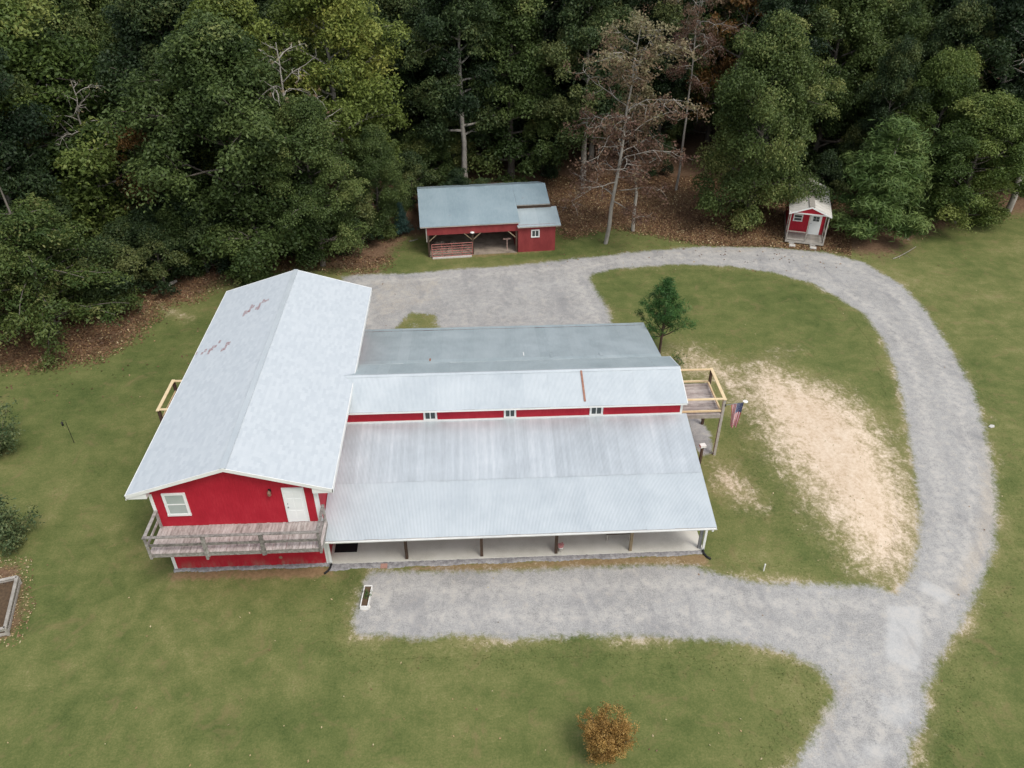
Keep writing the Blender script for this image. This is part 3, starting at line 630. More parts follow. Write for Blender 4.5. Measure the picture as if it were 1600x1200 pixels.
box(dx1-.07, dx1+.018, dy0+.2, dy1-.2, 3.10, 3.19).build('rail', 'new_wood', ed)
# ---- flag hung from a pole on the deck post
fl = thing('flag', 'striped flag with blue starred corner hanging from a pole on the raised deck post', 'flag', (dx1+.16, dy0+.02, 3.55))
MB().tube([(0, 0, 0), (.35, -.09, .13), (.95, -.24, .34)], .016, 6).build('pole', 'grey_metal', fl)
MB().box(-.01, .03, -.04, .04, -.08, .08).build('bracket', 'dark_metal', fl)
MB().lathe([(.02, 0), (.13, .03), (.14, .05), (.02, .07)], (.97, -.245, .35), 12).build('pole_cap', 'pot_white', fl)
def flagpt(s_, t_):                                    # s along the hoist (pole), t down the fly
    b = Vector((.30+.58*s_*(1-.62*t_)+.20*t_, -.08-.145*s_, .115+.20*s_)); dn = 1.55*t_
    return b + Vector((.035*math.sin(7*s_+3*t_), .10*math.sin(9*s_+2*t_)*(.3+t_), -dn-.10*s_*t_))
for k in range(13):
    mb = MB(); a_, b_ = k/13, (k+1)/13
    t0 = .40 if k >= 6 else 0.
    for j in range(10):
        ta, tb = t0+(1-t0)*j/10, t0+(1-t0)*(j+1)/10; b = len(mb.v)
        mb.v += [tuple(flagpt(a_, ta)), tuple(flagpt(b_, ta)), tuple(flagpt(b_, tb)), tuple(flagpt(a_, tb))]; mb.f.append((b, b+1, b+2, b+3))
    mb.build('stripe', 'flag_red' if k % 2 == 0 else 'flag_white', fl)
mb = MB(); st = MB()
for i in range(6):
    for j in range(6):
        sa, sb, ta, tb = 6/13+i*7/13/6, 6/13+(i+1)*7/13/6, .4*j/6, .4*(j+1)/6; b = len(mb.v)
        mb.v += [tuple(flagpt(sa, ta)), tuple(flagpt(sb, ta)), tuple(flagpt(sb, tb)), tuple(flagpt(sa, tb))]; mb.f.append((b, b+1, b+2, b+3))
cant = mb.build('canton', 'flag_blue', fl)
for i in range(9):
    for j in range(6 if i % 2 == 0 else 5):
        cs = 6/13+(i+.7)*7/13/10; ct = .4*(j+.5+(0 if i % 2 == 0 else .5))/6
        c = flagpt(cs, ct); du = (flagpt(cs+.01, ct)-c).normalized(); dv = (flagpt(cs, ct+.01)-c).normalized(); nn = du.cross(dv).normalized()*-.004
        for sg in (1, -1):
            b = len(st.v)
            for k in range(10):
                r_ = .018 if k % 2 == 0 else .007; a_ = math.pi*k/5; st.v.append(tuple(c+nn*sg+du*r_*math.cos(a_)+dv*r_*math.sin(a_)))
            st.f.append(tuple(range(b, b+10)))
st.build('stars', 'flag_white', cant, kind='stuff')
# ---- small things round the house
box(7.50, 8.60, .62, 1.55, .121, .135).build('door_mat', 'black_rubber', None, label='black rectangular rubber mat on porch slab beside red wall', cat='mat')
c = atz(876, 862, .12)
fp = thing('flower_pot', 'white flower pot with pink flowers beside a brown porch post', 'flower pot', (c[0], c[1]+.05, .12))
MB().lathe([(.10, 0), (.13, .28), (.145, .28), (.145, .32), (.12, .32), (.11, .27)], (0, 0, 0), 12).build('pot', 'pot_white', fp, True)
mb = MB()
for k in range(40):
    a_, r_ = rng.uniform(0, 6.28), .13*math.sqrt(rng.random()); z = .34+rng.random()*.12; s_ = .035
    mb.box(r_*math.cos(a_)-s_, r_*math.cos(a_)+s_, r_*math.sin(a_)-s_, r_*math.sin(a_)+s_, z, z+.03)
mb.build('blossom', 'flower', fp, kind='stuff')
c = atz(966, 844, .12)
fw_ = thing('patio_bench', 'dark slatted bench standing back on porch slab between two posts', 'bench', (c[0], c[1]+.2, .12))
for k in range(5): box(-.62, .62, -.22+k*.1, -.14+k*.1, .42, .445).build('seat_slat', 'brown_wood', fw_)
for k in range(3): box(-.62, .62, .27, .295, .52+k*.11, .59+k*.11).build('back_slat', 'brown_wood', fw_)
for x in (-.56, .56):
    for y in (-.2, .24): box(x-.03, x+.03, y-.03, y+.03, 0, .42 if y < 0 else .85).build('leg', 'grey_wood', fw_)
c = atz(600, 884, .08); 
box(c[0]-.16, c[0]+.16, c[1]-.12, c[1]+.12, .03, .105).build('paver', 'red_paver', None, label='square brick red paver set in stone strip before the porch', cat='paver')
# planter box
c = atz(573, 936)
pb = thing('planter_box', 'narrow white planter box with weeds on the gravel edge', 'planter', (c[0], c[1], 0), R(-4))
mb = MB(); L_, W2, H_ = .62, .19, .24
mb.box(-W2, W2, -L_, -L_+.04, 0, H_).box(-W2, W2, L_-.04, L_, 0, H_).box(-W2, -W2+.04, -L_+.041, L_-.041, 0, H_).box(W2-.04, W2, -L_+.041, L_-.041, 0, H_).build('box_wall', 'pot_white', pb)
box(-W2+.04, W2-.04, -L_+.04, L_-.04, .01, H_-.06).build('soil', 'soil', pb)
c = atz(576, 949); MB().lathe([(.07, 0), (.11, .03), (.09, .08), (.03, .1)], (0, 0, 0), 8).build('white_stone', 'block', None, loc=(c[0], c[1], .0), label='small pale stone lying on gravel below the planter box', cat='stone')
c = atz(1093, 724)
gp = thing('garden_post', 'short dark post with white box on top beside the concrete pad', 'post', (c[0], c[1], 0), R(12))
box(-.06, .06, -.06, .06, -.15, 1.22).build('shaft', 'brown_wood', gp); box(-.16, .16, -.12, .12, 1.221, 1.37).build('cap_box', 'pot_white', gp)
c = atz(1193, 892); MB().tube([(0, 0, -.1), (0, 0, .42)], .035, 8).build('marker_pipe', 'pot_white', None, loc=(c[0], c[1], .05), label='short white pipe stub standing in the lawn above the gravel', cat='pipe')
c = atz(1549, 667); MB().lathe([(.15, 0), (.18, .02), (.15, .05)], (0, 0, 0), 5).build('flat_stone', 'block', None, loc=(c[0], c[1], .03), rot=(0, 0, .4), scale=(1.3, .8, 1), label='flat pale slab lying in the lawn outside the drive bend', cat='stone')
c = atz(116, 692)
bf = thing('bird_feeder', 'thin dark pole with small feeder standing alone in the side lawn', 'bird feeder', (c[0], c[1], 0))
MB().tube([(0, 0, -.1), (0, 0, 1.5)], .018, 6).build('pole', 'dark_metal', bf)
MB().tube([(0, 0, 1.5), (.02, 0, 1.62), (-.12, 0, 1.66), (-.22, 0, 1.58)], .012, 5).build('hook', 'dark_metal', bf)
MB().lathe([(.05, 0), (.06, .02), (.05, .18), (.08, .2), (.01, .28)], (-.22, 0, 1.28), 8).build('seed_holder', 'dark_metal', bf)
# weathered timber bed at the lawn's edge
gb = thing('garden_bed', 'weathered grey timber bed frame full of leaves at lawn edge', 'garden bed', (0, 0, 0))
A, B_ = atz(27, 902, .45), atz(8, 982, .45); dirv = (B_-A)/np.linalg.norm(B_-A); perp = np.array([dirv[1], -dirv[0], 0])
if perp[0] > 0: perp = -perp
C_ = A + perp*2.6; D_ = B_ + perp*2.6
def at_(q, z): return (q[0], q[1], z)
for (p_, q_) in ((A, B_), (A, C_), (B_, D_), (C_, D_)):
    for z in (.12, .40): MB().beam(at_(p_, z), at_(q_, z), .05, .16).build('board', 'grey_wood', gb)
    MB().beam(at_(p_, .50), at_(q_, .50), .14, .035).build('cap_board', 'grey_wood', gb)
for q in (A, B_, C_, D_): MB().beam(at_(q, -.1), at_(q, .48), .10, .10).build('corner_post', 'grey_wood', gb)
mb = MB(); mb.v += [at_(q, .22) for q in (A, B_, D_, C_)]; mb.f.append((0, 1, 2, 3)); mb.build('leaf_soil', 'soil', gb)

# ------------------------------------------------------------------ the open barn
barn = thing('open_barn', 'low red barn with open bays, blue grey metal roof and a gate', 'barn', (10.95, 32.75, 0), R(4.2))
BW, BD, RM = 10.45, 8.6, 7.28                           # width, depth, width of the open bays
zf, zr_, yr_ = 2.72, 3.95, 4.85
def bz(y): return zf+(zr_-zf)*(y+.15)/(yr_+.15)
bw = MB().box(0, .1, .15, BD, -.2, 2.6).box(0, BW, BD, BD+.1, -.2, 2.6).box(BW-.1, BW, .15, BD-.001, -.2, 2.35).box(RM, RM+.1, .16, BD-.002, -.2, 2.6)
bw.prismx([(.3, 2.55), (BD, 2.55), (yr_, zr_-.12)], .002, .098).prismx([(.3, 2.55), (BD, 2.55), (yr_, zr_-.12)], RM+.002, RM+.098).build('wall', 'barn_red', barn)
box(-.02, RM+.12, 0, .1, 1.92, 2.66).build('front_header', 'barn_red', barn)
box(RM+.105, BW+.02, .0, .12, -.2, 2.02).build('room_wall', 'barn_red', barn); box(RM+.105, BW+.02, -.025, .12, 2.021, 2.42).build('room_wall', 'barn_red', barn)
fl_ = box(.1, RM, -.05, BD, -.1, .05).build('dirt_floor', 'hay', barn)
def barn_rows(par, x0, x1, ya, za, yb, zb, mat, name):
    L = math.hypot(yb-ya, zb-za); an = math.atan2(zb-za, abs(yb-ya)); n = max(1, round((x1-x0)/.8)); sx = (x1-x0)/(n*10*pitch)
    o = MB().prismx([(ya, za-.02), (yb, zb-.02), (yb, zb-.09), (ya, za-.09)] if ya < yb else [(yb, zb-.02), (ya, za-.02), (ya, za-.09), (yb, zb-.09)], x0+.02, x1-.02).build(name, 'grey_wood', par)
    me = sheet_mesh('sheet', L, mat)
    for k in range(n):
        j = rng.uniform(-.03, .03)
        if yb > ya: link('sheet', me, o, (x0+k*sx*pitch*10, ya+j, za+rng.uniform(0, .006)), (an, 0, 0), scale=(sx, 1, 1))
        else: link('sheet', me, o, (x0+(k+1)*sx*pitch*10, ya+j, za), (an, 0, math.pi), scale=(sx, 1, 1))
    return o
yl = 2.05
r1 = barn_rows(barn, -.55, RM+.22, -.15, zf, yr_, zr_, 'sheet_barn', 'roof')
barn_rows(barn, RM+.222, BW-.15, yl, bz(yl)+.02, yr_, zr_+.01, 'sheet_barn', 'roof')
barn_rows(barn, -.55, BW-.15, BD+.4, 2.5, yr_, zr_-.004, 'sheet_barn', 'rear_roof')
barn_rows(barn, RM+.02, BW+.42, -.28, 2.36, 2.3, 2.92, 'sheet_lean', 'lean_to_roof')
box(RM+.1, BW+.0, 2.2, 2.26, 2.5, bz(2.2)-.1).build('gap_board', 'brown_wood', barn)
for x in (.06, 3.65, RM-.04): box(x-.07, x+.07, -.02, .14, -.2, 1.92 if x < 7 else 1.92).build('post', 'brown_wood', barn)
for x in (.06, 3.65, RM-.04): box(x-.07, x+.07, 4.6, 4.74, -.2, zr_-.12).build('post', 'brown_wood', barn)
for (xa, xb) in ((.1, .75), (3.6, 2.95), (3.7, 4.35), (RM-.1, RM-.75)): MB().beam((xa, .05, 1.35), (xb, .05, 1.95), .05, .10, (0, 1, 0)).build('brace', 'tan_wood', barn)
box(-.11, -.03, -.02, .06, 1.35, 2.68).build('corner_trim', 'grey_wood', barn)
yw = [.0, .0]
window(barn, 8.45, 9.15, 1.28, 1.96, -.002, .09, 'v')
MB().lathe([(.05, 0), (.17, .02), (.17, .06), (.04, .12)], (3.62, -.12, 2.0), 10).build('floodlight', 'pot_white', barn)
MB().lathe([(.04, 0), (.09, .02), (.09, .05), (.03, .1)], (RM+.2, -.12, 2.28), 8).build('floodlight', 'pot_white', barn)
gt = MB().tube([(.28, -.28, .14), (.28, -.28, 1.22)], .03, 6).build('gate', 'gate_red', barn)
for k, z in enumerate((.14, .36, .58, .80, 1.0, 1.22)): MB().tube([(.28, -.28, z), (3.6, -.22, z)], .028, 6).build('bar', 'gate_red', gt)
for x in (1.1, 1.92, 2.75, 3.6): MB().tube([(x, -.27+.05*x/3.6, .14), (x, -.27+.05*x/3.6, 1.22)], .026, 6).build('bar', 'gate_red', gt)
box(.3, 3.5, -.42, -.18, -.05, .10).build('sill', 'block', barn)
box(6.5, 6.56, .5, .56, 0, 1.0).box(6.2, 6.85, .45, .61, 1.001, 1.05).build('stall_bench', 'pink_wood', barn)
# hay and clutter heaped in the bays
mb = MB()
for k in range(26):
    x, y, s_ = rng.uniform(.6, 3.2), rng.uniform(.4, 2.6), rng.uniform(.12, .32)
    mb.lathe([(s_, 0), (s_*.9, s_*.3), (s_*.3, s_*.6)], (x, y, .04), 7)
mb.build('straw_heap', 'hay', barn, kind='stuff')

# ------------------------------------------------------------------ the playhouse
ph = thing('playhouse', 'small red playhouse with cream roof, porch and white door under trees', 'playhouse', (40.95, 33.9, 0), R(-18.3))
PW, PD = 3.1, 6.3; PF, PE, PR, PY = .30, 2.86, 3.46, 1.75
MB().prism([(.05, PF), (PW-.05, PF), (PW-.05, PE-.02), (PW/2, PR-.07), (.05, PE-.02)], PY, PD).build('wall', 'red_siding', ph)
fl2 = box(0, PW, -.02, PD, PF-.14, PF-.004).build('floor_frame', 'grey_wood', ph)
n_ = 12
pm = box(.0, PW/1.0, 0, PY/n_-.010, -.003, .022).mesh('plank', 'grey_wood')
for k in range(n_): link('plank', pm, fl2, (0, k*PY/n_+.0, PF))
for x in (.05, PW/2+.02, PW-.05): box(x-.045, x+.045, .02, .11, PF+.022, PE-.08).build('post', 'grey_wood', ph)
for x in (.05, PW-.05): box(x-.04, x+.04, PY-.1, PY-.01, PF+.022, PE-.08).build('post', 'grey_wood', ph)
for z in (PF+.12, PF+.82):
    box(.10, PW/2-.03, .04, .09, z-.045, z+.045).build('rail', 'grey_wood', ph)
    for x in (.05, PW-.05): box(x-.025, x+.025, .115, PY-.11, z-.045, z+.045).build('rail', 'grey_wood', ph)
MB().prism([(.02, PE-.02), (PW-.02, PE-.02), (PW/2, PR-.09)], .0, .06).build('gable_panel', 'red_siding', ph)
box(-.08, PW+.08, -.03, .12, PE-.12, PE-.021).build('front_beam', 'white_trim', ph)
for s_ in (-1, 1):
    xe = PW/2+s_*(PW/2+.14); ze = PE-.09
    prr = [(PW/2, PR), (xe, ze), (xe, ze-.05), (PW/2, PR-.05)]
    rf = MB().prism(prr if s_ < 0 else prr[::-1], -.10, PD+.15).build('roof', 'cream_roof', ph)
    for k in range(10):
        yy = -.02+k*.68; MB().beam((PW/2+s_*.05, yy, PR+.002), (xe-s_*.01, yy, ze+.012), .035, .02).build('rib', 'cream_roof', rf)
    prr = [(PW/2, PR-.001), (xe, ze-.001), (xe, ze-.11), (PW/2, PR-.12)]
    MB().prism(prr if s_ < 0 else prr[::-1], -.135, -.102).build('rake_board', 'white_trim', rf)
box(PW/2-.22, PW/2+.22, -.10, PD+.16, PR-.075, PR+.022).build('ridge_cap', 'grey_wood', ph)
window(ph, .42, 1.18, PF+1.06, PF+1.70, PY-.002, .09, 'h')
d_ = box(1.82, 2.72, PY-.04, PY-.002, PF+.022, PF+1.95).build('door', 'white_door', ph)
for i in range(2):
    for j in range(2): box(2.02+i*.26, 2.26+i*.26, PY-.05, PY-.0405, PF+1.22+j*.22, PF+1.42+j*.22).build('pane', 'window_dark', d_)
MB().lathe([(.03, 0), (.03, .05)], (0, 0, 0), 6).build('handle', 'dark_metal', d_, loc=(1.92, PY-.04, PF+1.0), rot=(R(90), 0, 0))
for x in (.55, 2.25): 
    for y in (.12, 3.2, 6.0): box(x-.22, x+.22, y-.14, y+.14, -.1, PF-.142).build('foundation_block', 'block', ph)
box(.38, .86, -.62, -.26, -.03, .12).build('step_block', 'block', ph); box(2.05, 2.55, -.62, -.26, -.03, .12).build('step_block', 'block', ph)

# ------------------------------------------------------------------ trees
def unit(a): return a/np.maximum(np.linalg.norm(a, axis=-1, keepdims=True), 1e-9)
def leaf_mesh(name, C, RC, TN, per, size, mat, rg, up=.55, flat=.65, aspect=.5, shell=2.2, spread=.55, droop=0.):
    C, RC, TN = np.asarray(C), np.asarray(RC), np.asarray(TN)
    cnt = np.maximum((per*(RC/RC.mean())**2).astype(int), 4); i = np.repeat(np.arange(len(C)), cnt); n = len(i)
    d = unit(rg.normal(size=(n, 3))); rad = rg.random(n)**(1/shell)
    rad = rad*(1+.45*rg.random(n)**4); ax = rg.uniform(.65, 1.4, (len(C), 3)); ax[:, 2] *= flat
    pos = C[i] + d*rad[:, None]*RC[i][:, None]*ax[i]
    pos[:, 2] -= droop*rad**2*RC[i]*np.hypot(d[:, 0], d[:, 1])
    nrm = unit(d*.6 + np.array([0, 0, up]) + rg.normal(0, spread, (n, 3)))
    tg = unit(np.cross(nrm, unit(rg.normal(size=(n, 3))))); bt = np.cross(nrm, tg)
    s = size*rg.uniform(.65, 1.3, n)[:, None]; fold = nrm*s*-.18
    V = np.stack([pos-tg*s, pos+bt*s*aspect+fold*-1, pos+tg*s+fold, pos-bt*s*aspect+fold*-1], 1).reshape(-1, 3)
    tone = np.clip(TN[i] + rg.normal(0, .10, n), 0, 1)
    return mesh_np(name, V, np.arange(4*n).reshape(-1, 4), mat, np.repeat(tone, 4))
def limb(mb, p0, dirv, length, r0, rg, bend=.25, droop=0., n=5, sides=5, r1=.25):
    pts = [np.array(p0, float)]; d = unit(np.array(dirv, float))
    for k in range(n):
        d = unit(d + rg.normal(0, bend/n**.5, 3) + np.array([0, 0, (.10-droop)/n*2])); pts.append(pts[-1] + d*length/n)
    mb.tube([tuple(q) for q in pts], [r0*(1-(1-r1)*k/n) for k in range(n+1)], sides, False); return pts
def broadleaf(seed, H, cb, Rr, mat, bark, nl=26, per=120, size=.14, rc=(.65, 1.15), fullness=1., shape='round', sub=4, tone=(.42, .23), lean=0.):
    """returns (trunk mesh, crown mesh) of a tree with base at the origin"""
    rg = np.random.default_rng(seed); mb = MB(); C, RC, TN = [], [], []
    tr = [np.array([0, 0, -.3])]; nseg = 9
    for k in range(1, nseg+1):
        tr.append(np.array([lean*H*(k/nseg)**1.5+rg.normal(0, .02*H*.25), rg.normal(0, .02*H*.25), H*.94*k/nseg]))
    r0 = .012*H+.06
    mb.tube([tuple(q) for q in tr], [r0*(1.25 if k == 0 else 1)*(1-.85*k/nseg) for k in range(nseg+1)], 8, False)
    def trunk_at(z):
        f = np.clip(z/(H*.94), 0, 1)*nseg; k = min(int(f), nseg-1); return tr[k]+(tr[k+1]-tr[k])*(f-k)
    for j in range(nl):
        tt = (j+.5)/nl; z = H*(cb+(0.96-cb)*tt); az = j*2.39996+rg.normal(0, .35)
        if shape == 'round': pr_ = (math.sin(math.pi*min(.12+tt*.88, 1)**.85)**.55)
        elif shape == 'cone': pr_ = 1.02-tt*.85
        else: pr_ = (.35+.65*tt)*(1 if tt < .8 else (1-tt)/.2*.6+.4)
        Ls = Rr*pr_*rg.uniform(.6, 1.15); elev = .15+.75*tt
        zb = max(z-Ls*.35*math.sin(elev), H*cb*.8)
        p0 = trunk_at(zb)
        pts = limb(mb, p0, (math.cos(az)*math.cos(elev), math.sin(az)*math.cos(elev), math.sin(elev)*.8), Ls, r0*(.42-.28*tt)+.012, rg)
        bt = rg.normal(*tone)                       # one bough, one tone
        C.append(pts[5]+rg.normal(0, .15, 3)); RC.append(rg.uniform(*rc)*(.75+.25*pr_)); TN.append(bt+rg.normal(0, .06))
        for k in (3, 4):
            if rg.random() < .8*fullness: C.append(pts[k]+rg.normal(0, .3, 3)); RC.append(rg.uniform(*rc)*.85); TN.append(bt+rg.normal(0, .08))
        for q in range(sub):
            kk = rg.integers(2, 5); a2 = az+rg.choice([-1, 1])*rg.uniform(.4, 1.1)
            sp = limb(mb, pts[kk], (math.cos(a2), math.sin(a2), rg.uniform(-.1, .6)), Ls*rg.uniform(.3, .6), r0*.12+.008, rg, .4, 0, 3, 4)
            if rg.random() < fullness: C.append(sp[3]+rg.normal(0, .15, 3)); RC.append(rg.uniform(*rc)*rg.uniform(.55, .95)); TN.append(bt+rg.normal(0, .08))
            if rg.random() < .5*fullness: C.append(sp[2]+rg.normal(0, .2, 3)); RC.append(rg.uniform(*rc)*.6); TN.append(bt+rg.normal(0, .1))
    for q in range(6): C.append(tr[-1]+np.array([*rg.normal(0, Rr*.14, 2), rg.uniform(-.5, .7)])); RC.append(rg.uniform(*rc)); TN.append(rg.normal(*tone))
    return mb.mesh('trunk', bark, True), leaf_mesh('crown', C, RC, TN, per, size, mat, rg, .5, .62, .48, 2.3, .6, .5)
KIND = {}
KIND['oak'] = (16., *broadleaf(1, 16, .06, 5.0, 'leaf_oak', 'bark', 40, 270, .115, (.9, 1.5)))
KIND['oak2'] = (17., *broadleaf(2, 17, .09, 4.6, 'leaf_oak', 'bark', 36, 260, .115, (.85, 1.45), fullness=.95))
KIND['deep'] = (18., *broadleaf(3, 18, .12, 4.2, 'leaf_deep', 'bark', 34, 210, .125, (.9, 1.4)))
KIND['deep2'] = (19., *broadleaf(4, 19, .24, 3.8, 'leaf_deep', 'pale_bark', 28, 210, .13, (.85, 1.35), fullness=.9))
KIND['yellow'] = (18., *broadleaf(5, 18, .24, 4.6, 'leaf_yellow', 'pale_bark', 30, 220, .12, (.85, 1.4), fullness=.9))
KIND['bright'] = (14., *broadleaf(9, 14, .04, 4.8, 'leaf_bright', 'bark', 40, 260, .112, (.8, 1.4)))
KIND['deep3'] = (18., *broadleaf(23, 18, .18, 4.6, 'leaf_deep', 'pale_bark', 30, 220, .12, (.8, 1.3), fullness=.85, shape='vase'))
KIND['oak3'] = (16., *broadleaf(24, 16, .05, 4.2, 'leaf_oak', 'bark', 42, 220, .105, (.7, 1.15), fullness=.9, shape='cone'))
KIND['under'] = (6., *broadleaf(6, 6, .05, 2.3, 'leaf_oak', 'bark', 20, 190, .09, (.5, .85), .95, sub=3))
KIND['under_dark'] = (6., *broadleaf(16, 6, .05, 2.3, 'leaf_deep', 'bark', 18, 170, .10, (.5, .9), .95, sub=3))
KIND['orange'] = (12., *broadleaf(8, 12, .35, 3.0, 'leaf_orange', 'bark', 18, 60, .12, (.5, .9), .7))
def dead_tree(seed, H, Rr, cb, per=17, sparse=1., nl=34):
    rg = np.random.default_rng(seed); mb = MB(); C, RC, TN = [], [], []
    tr = [np.array([.011*H*.6*k+rg.normal(0, .05), rg.normal(0, .05), -.3 if k == 0 else H*.97*k/11]) for k in range(12)]
    mb.tube([tuple(q) for q in tr], [.15*(1-.88*k/11) for k in range(12)], 9, False)
    for j in range(nl):
        tt = (j+.5)/nl; z = H*(cb+(.95-cb)*tt); az = j*2.39996+rg.normal(0, .5); f = z/(H*.97)*11; k = min(int(f), 10); p0 = tr[k]+(tr[k+1]-tr[k])*(f-k)
        pr_ = math.sin(math.pi*(.15+.8*tt))**.7*(1.0 if tt < .62 else 1.06-.5*(tt-.62)); Ls = Rr*pr_*rg.uniform(.65, 1.15)
        pts = limb(mb, p0, (math.cos(az), math.sin(az), .5), Ls, .05*(1-.5*tt), rg, .55, .40 if tt < .55 else .05, 6, 5, .3)
        for q in range(8):
            kk = rg.integers(2, 7); a2 = az+rg.normal(0, 1.0)
            sp = limb(mb, pts[kk], (math.cos(a2), math.sin(a2), rg.uniform(-.5, .3)), Ls*rg.uniform(.22, .5), .022, rg, .6, .25, 4, 4, .3)
            for m_ in (2, 3, 4):
                if rg.random() < .85*sparse: C.append(sp[m_]+rg.normal(0, .15, 3)); RC.append(rg.uniform(.28, .55)); TN.append(np.clip(rg.normal(.18+.75*max(tt-.35, 0)/.65, .12), 0, 1))
    return mb.mesh('trunk', 'pale_bark', True), leaf_mesh('crown', C, RC, TN, per, .10, 'leaf_dead', rg, .3, .7)
KIND['dead'] = (17., *dead_tree(11, 17, 4.3, .2))
KIND['dead_thin'] = (11., *dead_tree(12, 11, 2.0, .35, 18, .7, 18))
KIND['bare'] = (10., *dead_tree(14, 10, 3.0, .3, 5, .08, 20))
KIND['tall_bare'] = (22., *dead_tree(13, 22, 4.0, .52, 24, .75, 24))
def hemlock(seed, H, Rr):
    rg = np.random.default_rng(seed); mb = MB(); C, RC, TN = [], [], []
    mb.tube([(0, 0, -.3), (.1, 0, H*.5), (0, .1, H)], [.22, .14, .03], 8, False)
    for j in range(60):
        tt = (j+.5)/60; z = H*(.06+.9*tt); az = j*2.39996+rg.normal(0, .3); Ls = Rr*(math.cos(tt*1.35)**.75)*rg.uniform(.75, 1.1)
        pts = limb(mb, (0, 0, z*.85), (math.cos(az), math.sin(az), .55), Ls, .055, rg, .2, .45, 6)
        for k in range(2, 7):
            for q in range(3):
                C.append(pts[k]+rg.normal(0, .28, 3)*np.array([1, 1, .4])); RC.append(rg.uniform(.4, .75)); TN.append(rg.normal(.45, .2))
    return mb.mesh('trunk', 'bark', True), leaf_mesh('crown', C, RC, TN, 52, .10, 'leaf_hemlock', rg, .8, .38, .42, 2., .4, .5)
KIND['hemlock'] = (9.5, *hemlock(21, 9.5, 5.0))
def conifer(seed, H, Rr, mat, bark, whorls=12, per=46, nsz=.17, cb=.12, tuft=.34, arms=6, up=.35, power=1.):
    rg = np.random.default_rng(seed); mb = MB(); C, RC, TN = [], [], []
    mb.tube([(0, 0, -.25), (.04*H*.2, 0, H*.5), (0, 0, H)], [.011*H+.03, .008*H+.02, .012], 8, False)
    for j in range(whorls):
        tt = j/(whorls-1); z = H*(cb+(.97-cb)*tt)
        for q in range(arms if tt < .8 else max(arms-3, 3)):
            az = j*1.1+q*2*math.pi/arms+rg.normal(0, .3); Ls = Rr*max((1-tt)**power, .08)*rg.uniform(.7, 1.15)
            pts = limb(mb, (0, 0, z), (math.cos(az), math.sin(az), up), Ls, .028*(1-tt)+.01, rg, .25, -.1, 4, 4)
            for k in range(2, 5):
                C.append(pts[k]); RC.append(tuft*rg.uniform(.8, 1.25)); TN.append(rg.normal(.5, .2))
                if Ls > 1 and rg.random() < .8: C.append(pts[k]+rg.normal(0, .3, 3)*np.array([1, 1, .4])); RC.append(tuft*rg.uniform(.7, 1.1)); TN.append(rg.normal(.5, .2))
    C.append(np.array([0, 0, H])); RC.append(tuft*.8); TN.append(.6)
    return mb.mesh('trunk', bark, True), leaf_mesh('crown', C, RC, TN, per, nsz, mat, rg, .5, .75, .16, 1.6, .5)
KIND['pine'] = (8., *conifer(31, 8, 3.0, 'leaf_pine', 'pale_bark', 7, 190, .19, .06, .72, 5, .22, .55))
KIND['young_pine'] = (5., *conifer(32, 5.0, 1.75, 'leaf_darkpine', 'dark_bark', 9, 48, .11, .24, .27, 5, .5, .7))
KIND['spruce'] = (3.4, *conifer(33, 3.4, 1.35, 'leaf_spruce', 'bark', 13, 40, .10, .04, .22, 8, .25, .95))
def shrub(seed, H, Rr, mat, per=60, size=.05, stems=16, rc=(.16, .3), tone=(.5, .2)):
    rg = np.random.default_rng(seed); mb = MB(); C, RC, TN = [], [], []
    for j in range(stems):
        az = rg.uniform(0, 6.28); sp = rg.random()**.6
        pts = limb(mb, (rg.normal(0, .06), rg.normal(0, .06), -.05), (math.cos(az)*sp*Rr/H*1.3, math.sin(az)*sp*Rr/H*1.3, 1), H*rg.uniform(.7, 1.05), .018, rg, .25, 0, 6, 4)
        for k in range(2, 7):
            for q in range(2): C.append(pts[k]+rg.normal(0, .12, 3)); RC.append(rg.uniform(*rc)); TN.append(rg.normal(*tone))
    return mb.mesh('stems', 'bark', True), leaf_mesh('foliage', C, RC, TN, per, size, mat, rg, .4, .9, .42)
KIND['gold_shrub'] = (1.9, *shrub(41, 1.9, .62, 'leaf_gold', 60, .034, 46, (.10, .22)))
KIND['edge_shrub'] = (1.8, *shrub(42, 1.8, 1.3, 'leaf_blue', 26, .06, 16, (.16, .32)))
KIND['weed_shrub'] = (1.2, *shrub(43, 1.2, .8, 'leaf_oak', 40, .06, 10, (.14, .26)))
KIND['sapling'] = (.6, *shrub(44, .6, .25, 'leaf_darkpine', 10, .03, 4, (.05, .09)))
TREES = []
def tree(kind, x, y, h, label, name='broadleaf_tree', cat='tree', group=None, wide=1., rz=None, z=0.):
    H0, tm, cm = KIND[kind]; s_ = h/H0
    o = thing(name, label, cat, (x, y, z), random.Random(int(x*31+y*17)).uniform(0, 6.28) if rz is None else rz, group, (s_*wide, s_*wide, s_))
    shr = 'shrub' in kind or kind == 'sapling'
    link('stems' if shr else 'trunk', tm, o); link('foliage' if shr else 'crown', cm, o); TREES.append((x, y)); return o
def tree_px(kind, base, top, label, **k):
    b = atz(*base); h = aty(base[0], top, b[1])[2]; return tree(kind, b[0], b[1], h, label, **k)
def tree_at(kind, base, h, label, **k):
    b = atz(*base); return tree(kind, b[0], b[1], h, label, **k)
